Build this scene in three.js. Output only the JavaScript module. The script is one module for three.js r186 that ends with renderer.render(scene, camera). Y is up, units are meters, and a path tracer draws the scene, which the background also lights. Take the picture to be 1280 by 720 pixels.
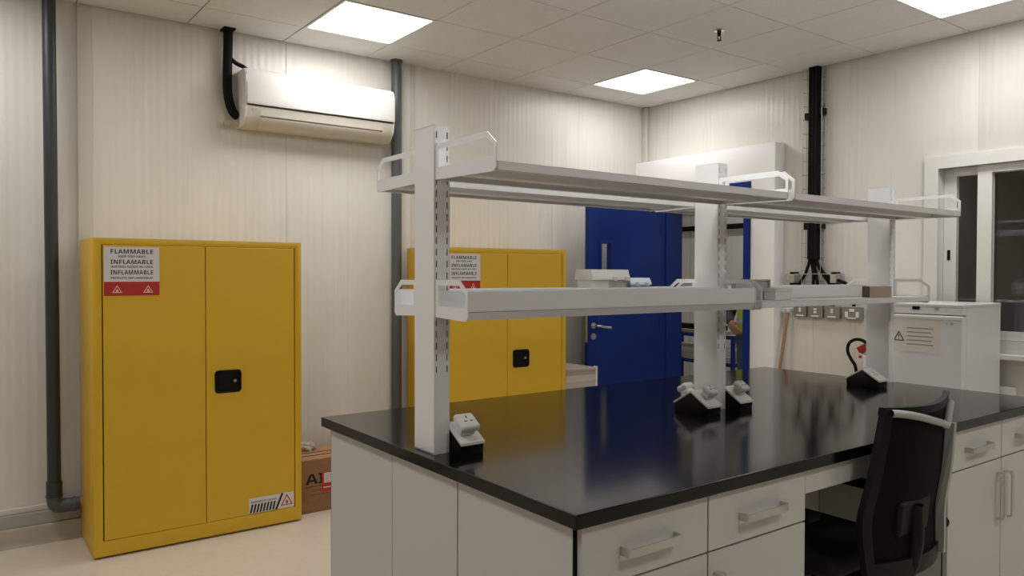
import * as THREE from 'three';
import { RoundedBoxGeometry } from 'three/addons/geometries/RoundedBoxGeometry.js';
import { RectAreaLightUniformsLib } from 'three/addons/lights/RectAreaLightUniformsLib.js';
import { mergeGeometries, toCreasedNormals } from 'three/addons/utils/BufferGeometryUtils.js';
import { MarchingCubes } from 'three/addons/objects/MarchingCubes.js';

// ------------------------------------------------------------------ camera, night outside, exposure
const scene = new THREE.Scene();
const camera = new THREE.PerspectiveCamera(41.12, 1280 / 720, 0.05, 60);
camera.position.set(0, 1.4688, 0);
camera.rotation.order = 'YXZ';
camera.rotation.set(THREE.MathUtils.degToRad(-1.0375), THREE.MathUtils.degToRad(-36.34), THREE.MathUtils.degToRad(0.147));
scene.background = new THREE.Color(0.006, 0.005, 0.004);          // night sky outside the window
const renderer = new THREE.WebGLRenderer({ antialias: true });
renderer.toneMapping = THREE.LinearToneMapping;
renderer.toneMappingExposure = 1.27;
renderer.shadowMap.enabled = true;
RectAreaLightUniformsLib.init();
const LAMP = 9.0;                                                  // luminance of every ceiling panel
const LAMP_COLOR = new THREE.Color(1.0, 0.986, 0.98);

// room measures (metres)
const ZB = -4.92, XR = 5.119, H = 2.974, XL = -3.4, ZF = 5.2;    // back wall, right wall, ceiling, left wall, wall behind the camera
const BT = 0.9;                                                    // worktop height

// ------------------------------------------------------------------ helpers
let seed = 7;
const rnd = () => { seed = (seed * 1664525 + 1013904223) >>> 0; return seed / 4294967296; };
const V = (x, y, z) => new THREE.Vector3(x, y, z);
const lin = (r, g, b) => new THREE.Color().setRGB(r, g, b);
const std = (color, roughness = 0.5, metalness = 0, extra = {}) => new THREE.MeshStandardMaterial({ color, roughness, metalness, ...extra });
const taken = {};
const numbered = n => { const k = taken[n] = (taken[n] ?? -1) + 1; return k ? `${n}_${String(k).padStart(3, '0')}` : n; };
function metreUV(g) {
  const p = g.attributes.position, n = g.attributes.normal, uv = new Float32Array(p.count * 2);
  for (let i = 0; i < p.count; i++) {
    const ax = Math.abs(n.getX(i)), ay = Math.abs(n.getY(i)), az = Math.abs(n.getZ(i));
    if (ay >= ax && ay >= az) { uv[2 * i] = p.getX(i); uv[2 * i + 1] = p.getZ(i); }
    else if (ax >= az) { uv[2 * i] = p.getZ(i); uv[2 * i + 1] = p.getY(i); }
    else { uv[2 * i] = p.getX(i); uv[2 * i + 1] = p.getY(i); }
  }
  g.setAttribute('uv', new THREE.BufferAttribute(uv, 2));
  return g;
}
// box between two corners, in world metres, with rounded edges
function bx(x0, x1, y0, y1, z0, z1, bevel = 0) {
  const w = x1 - x0, h = y1 - y0, d = z1 - z0;
  let g = bevel > 0 ? new RoundedBoxGeometry(w, h, d, 2, Math.min(bevel, w / 2.1, h / 2.1, d / 2.1)) : new THREE.BoxGeometry(w, h, d).toNonIndexed();
  g.translate((x0 + x1) / 2, (y0 + y1) / 2, (z0 + z1) / 2);
  return metreUV(g);
}
function clean(g) { const q = g.index ? g.toNonIndexed() : g; for (const k of Object.keys(q.attributes)) if (!['position', 'normal', 'uv'].includes(k)) q.deleteAttribute(k); if (!q.attributes.uv) metreUV(q); return q; }
const join = (...gs) => mergeGeometries(gs.flat().map(clean));
function cyl(a, b, r0, r1 = r0, seg = 20, open = false) {
  const d = b.clone().sub(a), g = new THREE.CylinderGeometry(r1, r0, d.length(), seg, 1, open);
  g.applyQuaternion(new THREE.Quaternion().setFromUnitVectors(V(0, 1, 0), d.clone().normalize()));
  g.translate((a.x + b.x) / 2, (a.y + b.y) / 2, (a.z + b.z) / 2);
  return g;
}
const tube = (pts, r, n = 40, seg = 10, tension = 0.5, closed = false) => new THREE.TubeGeometry(new THREE.CatmullRomCurve3(pts, closed, 'catmullrom', tension), n, r, seg, closed);
// extrude an outline of [a, b] pairs; axis = the direction of extrusion
function prism(pts, axis, c0, c1, holes = [], bevel = 0) {
  const s = new THREE.Shape(pts.map(p => new THREE.Vector2(...p)));
  for (const h of holes) s.holes.push(new THREE.Path(h.map(p => new THREE.Vector2(...p))));
  const L = c1 - c0, g = new THREE.ExtrudeGeometry(s, { depth: L - 2 * bevel, bevelEnabled: bevel > 0, bevelSize: bevel, bevelThickness: bevel, bevelOffset: -bevel, bevelSegments: 2, curveSegments: 10 });
  g.translate(0, 0, bevel);
  if (axis === 'x') { g.applyMatrix4(new THREE.Matrix4().set(0, 0, 1, c0, 0, 1, 0, 0, -1, 0, 0, 0, 0, 0, 0, 1)); }    // outline given as [-z, y]
  else if (axis === 'y') { g.applyMatrix4(new THREE.Matrix4().set(1, 0, 0, 0, 0, 0, 1, c0, 0, -1, 0, 0, 0, 0, 0, 1)); } // outline given as [x, -z]
  else g.translate(0, 0, c0);                                                                                          // outline given as [x, y]
  g.computeVertexNormals();
  return metreUV(toCreasedNormals(g, 0.6));
}
// outline in [z, y] extruded along x
const prismX = (pts, x0, x1, holes = [], bevel = 0) => prism(pts.map(([z, y]) => [-z, y]), 'x', x0, x1, holes.map(h => h.map(([z, y]) => [-z, y])), bevel);
const prismY = (pts, y0, y1, holes = [], bevel = 0) => prism(pts.map(([x, z]) => [x, -z]), 'y', y0, y1, holes.map(h => h.map(([x, z]) => [x, -z])), bevel);
function thing(name, label, category, at = [0, 0, 0], group) {
  const o = new THREE.Group(); o.name = numbered(name); o.position.set(...at); scene.add(o);
  o.userData = { label, category }; if (group) o.userData.group = group;
  return o;
}
function originOf(o) { const v = V(0, 0, 0); for (let q = o; q && q !== scene; q = q.parent) v.add(q.position); return v; }
// a mesh whose geometry is given in world metres, hung under its thing
function part(parent, name, geo, material, label) {
  const o = originOf(parent), g = geo.clone(); g.translate(-o.x, -o.y, -o.z);
  const m = new THREE.Mesh(g, material); m.name = name; m.castShadow = m.receiveShadow = true; parent.add(m);
  if (label) m.userData.label = label;
  return m;
}
function solo(name, geo, material, label, category, group) {
  geo.computeBoundingBox(); const b = geo.boundingBox, c = [(b.min.x + b.max.x) / 2, b.min.y, (b.min.z + b.max.z) / 2];
  geo.translate(-c[0], -c[1], -c[2]);
  const m = new THREE.Mesh(geo, material); m.name = numbered(name); m.position.set(...c); m.castShadow = m.receiveShadow = true; scene.add(m);
  m.userData = { label, category }; if (group) m.userData.group = group;
  return m;
}
function struct(name, label, category) {
  const o = new THREE.Group(); o.name = name; scene.add(o);
  o.userData = { kind: 'structure', label, category };
  return o;
}
function copy(src, at, label) {
  const c = src.clone(); c.name = numbered(src.name.replace(/_\d{3}$/, '')); c.position.set(...at); scene.add(c);
  c.userData = { ...src.userData }; if (label) c.userData.label = label;
  return c;
}

// ------------------------------------------------------------------ textures
function field(size, octaves) {                                   // tiling value noise in 0..1
  const out = new Float32Array(size * size);
  let total = 0;
  for (const [fx, fy, amp] of octaves) {
    const lat = Float32Array.from({ length: fx * fy }, rnd); total += amp;
    for (let y = 0; y < size; y++) for (let x = 0; x < size; x++) {
      const gx = x / size * fx, gy = y / size * fy, ix = Math.floor(gx), iy = Math.floor(gy);
      let tx = gx - ix, ty = gy - iy; tx = tx * tx * (3 - 2 * tx); ty = ty * ty * (3 - 2 * ty);
      const q = (a, b) => lat[((b % fy)) * fx + (a % fx)];
      out[y * size + x] += amp * ((q(ix, iy) * (1 - tx) + q(ix + 1, iy) * tx) * (1 - ty) + (q(ix, iy + 1) * (1 - tx) + q(ix + 1, iy + 1) * tx) * ty);
    }
  }
  for (let i = 0; i < out.length; i++) out[i] /= total;
  return out;
}
function dataTex(size, fn, srgb, repeat = [1, 1]) {
  const d = new Uint8Array(size * size * 4);
  for (let y = 0; y < size; y++) for (let x = 0; x < size; x++) {
    const c = fn(x, y, y * size + x), i = (y * size + x) * 4;
    d[i] = c[0]; d[i + 1] = c[1]; d[i + 2] = c[2]; d[i + 3] = c[3] ?? 255;
  }
  const t = new THREE.DataTexture(d, size, size); t.wrapS = t.wrapT = THREE.RepeatWrapping;
  t.magFilter = THREE.LinearFilter; t.minFilter = THREE.LinearMipmapLinearFilter; t.generateMipmaps = true;
  if (srgb) t.colorSpace = THREE.SRGBColorSpace;
  t.repeat.set(...repeat); t.needsUpdate = true;
  return t;
}
const mixc = (a, b, t) => [0, 1, 2].map(i => a[i] + (b[i] - a[i]) * t);
function canvasTex(w, h, draw) {
  const c = document.createElement('canvas'); c.width = w; c.height = h; draw(c.getContext('2d'), w, h);
  const t = new THREE.CanvasTexture(c); t.colorSpace = THREE.SRGBColorSpace; t.anisotropy = 8;
  return t;
}

// micro-ribbed sandwich panels: fine vertical ribs every 40 mm (0.64 m tile holds 16), faint handling marks
const nWall = field(512, [[3, 2, 1], [9, 4, 0.7], [40, 10, 0.4]]);
const wallColor = dataTex(512, (x, y, i) => mixc([219, 215, 206], [230, 227, 219], nWall[i]), true, [1 / 1.28, 1 / 1.28]);
const ribAmp = Array.from({ length: 28 }, () => 0.45 + 0.55 * rnd());
const ribTex = dataTex(1024, (x, y) => { const u = x / 1024 * 28, k = Math.floor(u), f = u - k; const v = 255 * ribAmp[k] * Math.pow(Math.sin(f * Math.PI), 2); return [v, v, v]; }, false, [1 / 1.28, 1 / 1.28]);
const nRough = field(512, [[24, 2, 1], [64, 3, 1], [6, 6, 0.6]]);
const wallRough = dataTex(512, (x, y, i) => { const v = 56 + 40 * nRough[i]; return [v, v, v]; }, false, [1 / 1.28, 1 / 1.28]);
const M = {};
M.wall = new THREE.MeshPhysicalMaterial({ specularIntensity: 0.6, map: wallColor, roughness: 1, roughnessMap: wallRough, bumpMap: ribTex, bumpScale: 0.0011 });
M.trim = std(lin(0.66, 0.63, 0.57), 0.4);
M.white = std(lin(0.72, 0.705, 0.67), 0.42);
M.surround = std(lin(0.90, 0.89, 0.87), 0.5);
M.pvcWhite = std(lin(0.74, 0.735, 0.70), 0.32);
const nFloor = field(512, [[3, 3, 1], [11, 11, 0.6], [60, 60, 0.5], [160, 160, 0.5]]);
M.floor = new THREE.MeshStandardMaterial({ map: dataTex(512, (x, y, i) => mixc([206, 194, 174], [221, 210, 192], nFloor[i]), true, [0.5, 0.5]), roughness: 0.38 });
const nTile = field(512, [[5, 5, 0.5], [60, 60, 0.8], [170, 170, 1]]);
M.tile = new THREE.MeshStandardMaterial({ map: dataTex(512, (x, y, i) => mixc([222, 222, 221], [234, 234, 234], nTile[i]), true, [1 / 0.6, 1 / 0.6]), roughness: 0.75 });
M.dark = std(lin(0.005, 0.005, 0.005), 0.85);
M.gridBar = std(lin(0.42, 0.42, 0.41), 0.45, 0.7);
M.plenum = std(lin(0.22, 0.21, 0.20), 0.95);
M.laminate = std(lin(0.62, 0.615, 0.59), 0.42);
M.rackWhite = std(lin(0.86, 0.86, 0.86), 0.36);
M.plasticWhite = std(lin(0.78, 0.77, 0.74), 0.3);
const nTop = field(512, [[20, 20, 1], [90, 90, 1], [200, 200, 1]]);
M.worktop = new THREE.MeshPhysicalMaterial({ map: dataTex(512, (x, y, i) => { const v = 6 + 9 * nTop[i]; return [v, v, v]; }, true, [2, 2]), roughness: 0.12, ior: 1.37 });
const nPaint = field(256, [[40, 40, 1], [100, 100, 1]]);
const orangePeel = dataTex(256, (x, y, i) => { const v = 255 * nPaint[i]; return [v, v, v]; }, false, [4, 4]);
M.yellow = std(lin(0.70, 0.425, 0.022), 0.36, 0, { bumpMap: orangePeel, bumpScale: 0.0002 });
M.blue = new THREE.MeshPhysicalMaterial({ color: lin(0.0045, 0.024, 0.165), roughness: 0.42, specularIntensity: 0.5, bumpMap: orangePeel, bumpScale: 0.0002 });
const matte = (color, roughness, spec = 0.35) => new THREE.MeshPhysicalMaterial({ color, roughness, specularIntensity: spec });
M.black = matte(lin(0.005, 0.005, 0.0055), 0.42);
M.rubber = matte(lin(0.006, 0.006, 0.0065), 0.7);
M.pvcGrey = std(lin(0.034, 0.036, 0.040), 0.42);
M.steel = std(lin(0.60, 0.59, 0.57), 0.3, 1);
M.satin = std(lin(0.62, 0.61, 0.59), 0.36, 0.85);
M.glass = new THREE.MeshPhysicalMaterial({ color: 0xffffff, roughness: 0.02, transmission: 1, thickness: 0, ior: 1.5 });
M.chairGrey = std(lin(0.40, 0.40, 0.385), 0.45);
M.brass = std(lin(0.52, 0.50, 0.22), 0.35, 0.6);

// ------------------------------------------------------------------ room shell
{
  const f = struct('floor', 'smooth cream painted floor', 'floor');
  part(f, 'screed', bx(XL - 0.12, XR + 0.12, -0.1, 0, ZB - 0.12, ZF + 0.12), M.floor);
}
// back wall: separate sandwich panels with recessed joints
function panelWall(name, label, spans, make, backing) {
  const w = struct(name, label, 'wall');
  part(w, 'core', backing, M.trim);
  for (const s of spans) part(w, 'panel', make(s), M.wall);
  return w;
}
const TH = 0.12;
panelWall('wall_back', 'off-white ribbed sandwich panel wall behind the yellow cabinets', [[XL - TH, -2.2], [-2.2, -0.5], [-0.5, 0.63], [0.63, 1.789], [1.789, 2.725], [2.725, 4.023], [4.023, XR + TH]],
  ([a, b]) => bx(a + 0.0006, b - 0.0006, 0, H + 0.1, ZB - 0.05, ZB, 0.0015), bx(XL - TH, XR + TH, 0, H + 0.1, ZB - TH, ZB - 0.05));
// right wall with the doorway and the window cut out
const DZ0 = -4.66, DZ1 = -3.69, DY = 2.19;                          // outside of the blue door frame
const WZ0 = -2.43, WZ1 = -0.93, WY0 = 1.0, WY1 = 2.225;             // outside of the window frame
{
  const w = struct('wall_right', 'off-white ribbed sandwich panel wall with window and blue door', 'wall');
  const P = o => part(w, 'panel', prismX(o, XR, XR + TH, [], 0.001), M.wall), q = 0.0006, T = H + 0.1;
  P([[ZB, 0], [DZ0, 0], [DZ0, DY], [DZ1, DY], [DZ1, 0], [-3.225 - q, 0], [-3.225 - q, T], [ZB, T]]);
  P([[-3.225 + q, 0], [-2.119 - q, 0], [-2.119 - q, WY0], [WZ0, WY0], [WZ0, WY1], [-2.119 - q, WY1], [-2.119 - q, T], [-3.225 + q, T]]);
  P([[-2.119 + q, WY1], [-0.98 - q, WY1], [-0.98 - q, T], [-2.119 + q, T]]); P([[-2.119 + q, 0], [-0.98 - q, 0], [-0.98 - q, WY0], [-2.119 + q, WY0]]);
  P([[-0.98 + q, 0], [0.1, 0], [0.1, T], [-0.98 + q, T], [-0.98 + q, WY1], [WZ1, WY1], [WZ1, WY0], [-0.98 + q, WY0]]);
  for (let z = 0.1; z < ZF; z += 1.05) P([[z + q, 0], [Math.min(z + 1.05, ZF + TH) - q, 0], [Math.min(z + 1.05, ZF + TH) - q, T], [z + q, T]]);
}
const steps = (a, b, d) => { const o = []; for (let v = a; v < b - 0.01; v += d) o.push([v, Math.min(v + d, b)]); return o; };
panelWall('wall_left', 'off-white ribbed sandwich panel wall on the open side of the room', steps(ZB, ZF, 1.15),
  ([a, b]) => bx(XL - 0.05, XL, 0, H + 0.1, a + 0.0006, b - 0.0006, 0.0015), bx(XL - TH, XL - 0.05, 0, H + 0.1, ZB, ZF));
panelWall('wall_front', 'off-white ribbed sandwich panel wall facing the yellow cabinets', steps(XL - TH, XR, 1.15),
  ([a, b]) => bx(a + 0.0006, b - 0.0006, 0, H + 0.1, ZF, ZF + 0.05, 0.0015), bx(XL - TH, XR, 0, H + 0.1, ZF + 0.05, ZF + TH));

// ceiling: lay-in tiles with open joints under a dark void
const GX = [], GZ = [];
for (let k = -9; k <= 5; k++) GX.push(1.768 + 0.588 * k);          // joint lines
for (let k = 0; k <= 17; k++) GZ.push(-4.56 + 0.597 * k);
const lampCells = [], LIT = ['-4 0', '0 0', '4 0', '-4 4', '0 4', '4 4', '0 8', '4 8'];   // every fourth tile is a lamp over the working part of the room
{
  const c = struct('ceiling', 'suspended ceiling of square off-white tiles', 'ceiling');
  part(c, 'void', bx(XL - TH, XR + TH, H + 0.10, H + 0.16, ZB - TH, ZF + TH), M.plenum);
  const xs = [XL, ...GX.filter(x => x > XL + 0.05 && x < XR - 0.05), XR], zs = [ZB, ...GZ.filter(z => z > ZB + 0.05 && z < ZF - 0.05), ZF];
  for (let i = 0; i + 1 < xs.length; i++) for (let j = 0; j + 1 < zs.length; j++) {
    const cx = (xs[i] + xs[i + 1]) / 2, cz = (zs[j] + zs[j + 1]) / 2;
    const kx = Math.round((xs[i] - 1.768) / 0.588), kz = Math.round((zs[j] + 4.56) / 0.597);
    if (LIT.includes(`${kx} ${kz}`) && zs[j] > ZB + 0.1) { lampCells.push([xs[i], xs[i + 1], zs[j], zs[j + 1]]); continue; }
    let g0 = 0.003, x1 = xs[i + 1] - g0;
    if (i + 2 === xs.length) x1 = XR - ((Math.abs(cz + 3.66) < 0.05 || Math.abs(cz + 3.07) < 0.05) ? 0.011 : 0.001);   // two cut tiles leave a slit at the wall
    let z0 = zs[j] + g0; if (j === 0) z0 = ZB + ((cx > 0.5 && cx < 1.8) ? 0.008 : 0.001);
    part(c, 'tile', bx(i ? xs[i] + g0 : XL + 0.001, x1, H, H + 0.014, z0, j + 2 === zs.length ? ZF - 0.001 : zs[j + 1] - g0, 0.003), M.tile);
  }
  for (const x of xs.slice(1, -1)) part(c, 'grid_bar', bx(x - 0.012, x + 0.012, H + 0.03, H + 0.06, ZB, ZF), M.gridBar);
  for (const z of zs.slice(1, -1)) part(c, 'grid_bar', bx(XL, XR, H + 0.03, H + 0.06, z - 0.012, z + 0.012), M.gridBar);
}
// ceiling panel lamps
M.diffuser = new THREE.MeshStandardMaterial({ color: 0xffffff, roughness: 0.6, emissive: LAMP_COLOR, emissiveIntensity: 4 });
for (const [x0, x1, z0, z1] of lampCells) {
  const cx = (x0 + x1) / 2, cz = (z0 + z1) / 2;
  const near = (a, b) => Math.hypot(cx - a, cz - b) < 0.2;
  const label = near(2.06, -4.26) ? 'square glowing ceiling panel lamp above the air conditioner' : near(4.41, -4.26) ? 'square glowing ceiling panel lamp in the corner above the blue door'
    : near(4.41, -1.87) ? 'square glowing ceiling panel lamp above the window and white fridge' : near(2.06, -1.87) ? 'square glowing ceiling panel lamp right above the black worktop' : 'square glowing ceiling panel lamp over the open floor';
  const t = thing('ceiling_lamp', label, 'lamp', [cx, H, cz], 'square ceiling panel lamps');
  const fr = prismY([[x0 + 0.002, z0 + 0.002], [x1 - 0.002, z0 + 0.002], [x1 - 0.002, z1 - 0.002], [x0 + 0.002, z1 - 0.002]], H - 0.004, H + 0.03, [[[x0 + 0.018, z0 + 0.018], [x0 + 0.018, z1 - 0.018], [x1 - 0.018, z1 - 0.018], [x1 - 0.018, z0 + 0.018]]], 0.001);
  part(t, 'frame', fr, M.pvcWhite);
  part(t, 'diffuser', bx(x0 + 0.018, x1 - 0.018, H + 0.004, H + 0.01, z0 + 0.018, z1 - 0.018), M.diffuser);
  const L = new THREE.RectAreaLight(LAMP_COLOR, near(4.41, -4.26) ? LAMP * 0.58 : near(4.41, -1.87) ? LAMP * 0.85 : near(2.06, -4.26) ? LAMP * 0.9 : LAMP, x1 - x0 - 0.04, z1 - z0 - 0.04);
  L.position.set(0, -0.0005, 0); L.rotation.x = -Math.PI / 2; L.name = 'lamp_light'; t.add(L);
}
// sprinkler
{
  const x = 3.847, z = -3.081, t = thing('sprinkler_head', 'small dark sprinkler head hanging from a ceiling tile', 'sprinkler', [x, H - 0.07, z]);
  part(t, 'rosette', cyl(V(x, H - 0.006, z), V(x, H, z), 0.034, 0.026), M.steel);
  part(t, 'body', join(cyl(V(x, H - 0.035, z), V(x, H - 0.006, z), 0.010, 0.013), tube([V(x - 0.008, H - 0.03, z), V(x - 0.016, H - 0.045, z), V(x - 0.004, H - 0.06, z)], 0.003, 10, 6), tube([V(x + 0.008, H - 0.03, z), V(x + 0.016, H - 0.045, z), V(x + 0.004, H - 0.06, z)], 0.003, 10, 6)), M.black);
  part(t, 'deflector', cyl(V(x, H - 0.064, z), V(x, H - 0.060, z), 0.014), M.black);
}

// joint cover strips on the back wall, corner strip, skirting
{
  const t1 = struct('trim_1', 'beige joint cover strip beside the dark drain pipe', 'trim');
  part(t1, 'strip', join(bx(0.596, 0.668, 0.2, H, ZB, ZB + 0.006, 0.002), bx(0.594, 0.604, 0.2, H, ZB, ZB + 0.012, 0.002)), M.trim);
  const t2 = struct('trim_2', 'joint cover strip between the grey pipe and the rack', 'trim');
  part(t2, 'strip', join(bx(2.704, 2.746, 0, H, ZB, ZB + 0.006, 0.002), bx(2.720, 2.730, 0, H, ZB, ZB + 0.012, 0.002)), M.trim);
  const t3 = struct('trim_3', 'off-white corner strip running from ceiling to door surround', 'trim');
  part(t3, 'strip', join(bx(XR - 0.045, XR, 2.466, H, ZB, ZB + 0.05, 0.012)), M.trim);
  const b = struct('baseboard_back', 'beige skirting with grey channel along the back wall', 'skirting');
  const c = std(lin(0.42, 0.36, 0.28), 0.5), g = std(lin(0.40, 0.40, 0.37), 0.5);
  part(b, 'skirting_base', prismX([[ZB, 0], [ZB + 0.085, 0], [ZB + 0.07, 0.022], [ZB + 0.066, 0.088], [ZB + 0.058, 0.1], [ZB, 0.1]], XL, XR - 0.121), c);
  part(b, 'channel', join(bx(XL, XR - 0.121, 0.1, 0.168, ZB, ZB + 0.046, 0.003)), g);
  part(b, 'cap', bx(XL, XR - 0.121, 0.168, 0.2, ZB, ZB + 0.03, 0.006), M.trim);
}
// boxed-out white surround of the doorway
const XF = 4.999;
{
  const t = struct('trim_4', 'white boxed-out surround around the blue door frame', 'door surround');
  part(t, 'surround', prismX([[ZB, 0], [DZ0, 0], [DZ0, DY], [DZ1, DY], [DZ1, 0], [-3.477, 0], [-3.477, 2.466], [ZB, 2.466]], XF, XR, [], 0.003), M.surround);
}
// door 1: blue steel frame and the leaf standing open, parallel to the back wall
{
  const d = struct('door_1', 'dark blue steel door standing open with narrow glazed slot', 'door');
  const x0 = XF - 0.012, x1 = XR + TH + 0.01;
  part(d, 'jamb', join(bx(x0, x1, 0, DY, DZ0, -4.606, 0.003), bx(5.05, x1, 0, DY - 0.06, -4.606, -4.592, 0.002)), M.blue);
  part(d, 'jamb', join(bx(x0, x1, 0, DY, -3.75, DZ1, 0.003), bx(5.05, x1, 0, DY - 0.06, -3.764, -3.75, 0.002)), M.blue);
  part(d, 'head', bx(x0, x1, DY - 0.06, DY, -4.606, -3.75, 0.003), M.blue);
  const lx0 = 4.147, lx1 = 4.984, zf = -4.6, zb = -4.645;
  const leaf = part(d, 'leaf', prism([[lx0, 0.012], [lx1, 0.012], [lx1, 2.125], [lx0, 2.125]], 'z', zb, zf, [[[4.287, 1.28], [4.287, 1.72], [4.386, 1.72], [4.386, 1.28]]], 0.002), M.blue);
  const vp = prism([[4.263, 1.256], [4.410, 1.256], [4.410, 1.744], [4.263, 1.744]], 'z', zf, zf + 0.006, [[[4.287, 1.28], [4.287, 1.72], [4.386, 1.72], [4.386, 1.28]]], 0.001);
  part(leaf, 'glazing_bead', vp, M.blue);
  part(leaf, 'pane', bx(4.287, 4.386, 1.28, 1.72, -4.626, -4.620), M.glass);
  const hx = 4.197, hy = 1.055;
  part(leaf, 'handle', join(cyl(V(hx, hy, zf), V(hx, hy, zf + 0.009), 0.026), cyl(V(hx, hy, zf), V(hx, hy, zf + 0.05), 0.0095), tube([V(hx, hy, zf + 0.048), V(hx + 0.03, hy - 0.004, zf + 0.056), V(hx + 0.08, hy - 0.014, zf + 0.054), V(hx + 0.15, hy - 0.02, zf + 0.052)], 0.0095, 20, 10)), M.steel, 'satin steel lever handle');
  part(leaf, 'lock_rose', join(cyl(V(hx, 0.968, zf), V(hx, 0.968, zf + 0.009), 0.026), bx(hx - 0.006, hx + 0.006, 0.955, 0.985, zf, zf + 0.014, 0.003)), M.steel);
  part(leaf, 'lock_plate', bx(lx0 - 0.003, lx0 + 0.001, 0.92, 1.16, zb + 0.011, zb + 0.034, 0.001), M.brass, 'brass lock plate on door edge');
  for (const y of [0.25, 1.05, 1.85]) part(d, 'hinge', cyl(V(4.984, y - 0.05, -4.597), V(4.984, y + 0.05, -4.597), 0.006), M.blue);
}
// window: sliding white frame, night outside
{
  const w = struct('window_1', 'white sliding window with dark night panes', 'window');
  const x0 = XR - 0.03, x1 = XR + TH;
  const rect = (z0, z1, y0, y1) => [[z0, y0], [z1, y0], [z1, y1], [z0, y1]];
  part(w, 'window_frame', prismX(rect(WZ0, WZ1, WY0, WY1), x0, x1, [rect(WZ0 + 0.085, WZ1 - 0.085, WY0 + 0.075, WY1 - 0.075)], 0.004), M.pvcWhite);
  part(w, 'track', join(bx(XR + 0.03, XR + 0.036, WY0 + 0.07, WY0 + 0.082, WZ0 + 0.085, WZ1 - 0.085), bx(XR + 0.066, XR + 0.072, WY0 + 0.07, WY0 + 0.082, WZ0 + 0.085, WZ1 - 0.085)), M.pvcWhite);
  const sash = (za, zb, xa, xb, bl) => {
    const s = part(w, 'sash', prismX(rect(za, zb, WY0 + 0.077, WY1 - 0.077), xa, xb, [rect(za + bl, zb - 0.075, WY0 + 0.125, WY1 - 0.125)], 0.003), M.pvcWhite);
    part(s, 'pane', bx((xa + xb) / 2 - 0.003, (xa + xb) / 2 + 0.003, WY0 + 0.12, WY1 - 0.12, za + bl - 0.005, zb - 0.07), M.glass);
    return s;
  };
  const s1 = sash(WZ0 + 0.087, -1.63, XR + 0.056, XR + 0.086, 0.075);
  sash(-2.125, WZ1 - 0.087, XR + 0.008, XR + 0.048, 0.080);
  part(s1, 'latch', bx(XR + 0.05, XR + 0.058, 1.565, 1.63, -2.318, -2.300, 0.003), M.black, 'small black latch');
  part(w, 'window_sill', bx(XR - 0.07, XR + 0.02, WY0 - 0.035, WY0, WZ0 - 0.02, WZ1 + 0.02, 0.008), M.pvcWhite);
}

// ------------------------------------------------------------------ the room beyond the doorway
const XO = XR + TH;
{
  const f = struct('floor_far', 'pale floor of the room beyond the doorway', 'floor');
  part(f, 'screed', bx(XO, 7.42, -0.1, 0, -7.2, -3.43), M.floor);
  const w = struct('wall_far', 'grey-beige panel wall of the room beyond the doorway', 'wall');
  for (let k = 0; k < 4; k++) part(w, 'panel', bx(7.3, 7.42, 0, 3, -7.2 + k * 0.94 + 0.003, -6.26 + k * 0.94 - 0.003, 0.002), M.wall);
  const w2 = struct('wall_far_back', 'panel wall closing the room beyond the doorway', 'wall');
  for (let k = 0; k < 2; k++) part(w2, 'panel', bx(XO + k * 1.08 + 0.003, XO + (k + 1) * 1.08 - 0.003, 0, 3, -7.32, -7.2, 0.002), M.wall);
  const w3 = struct('wall_far_front', 'panel wall on the near side of the room beyond', 'wall');
  part(w3, 'panel', bx(XO, 7.42, 0, 3, -3.55, -3.43, 0.002), M.wall);
  const w4 = struct('wall_far_side', 'panel wall in line with the back wall beyond the doorway', 'wall');
  part(w4, 'panel', bx(XR, XO, 0, 3, -7.32, ZB - TH, 0.002), M.wall);
  const c = struct('ceiling_far', 'ceiling of the room beyond the doorway', 'ceiling');
  part(c, 'slab', bx(XO, 7.42, 3, 3.1, -7.32, -3.43), M.tile);
  const t = thing('batten_lamp', 'long batten lamp on the ceiling beyond the doorway', 'lamp', [6.1, 2.94, -4.6]);
  part(t, 'housing', bx(6.02, 6.18, 2.955, 3, -5.2, -4.0, 0.006), M.pvcWhite);
  part(t, 'diffuser', bx(6.035, 6.165, 2.94, 2.955, -5.18, -4.02, 0.004), M.diffuser);
  const L = new THREE.RectAreaLight(LAMP_COLOR, 22, 0.12, 1.14); L.position.set(0, -0.004, 0); L.rotation.x = -Math.PI / 2; L.name = 'lamp_light'; t.add(L);
  solo('ceiling_duct', join(cyl(V(7.22, 2.02, -7.15), V(7.22, 2.02, -3.6), 0.03), cyl(V(7.22, 2.26, -7.15), V(7.22, 2.26, -3.6), 0.03)), M.rubber, 'black pipe run along the far wall beyond the doorway', 'pipe');
}

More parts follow.
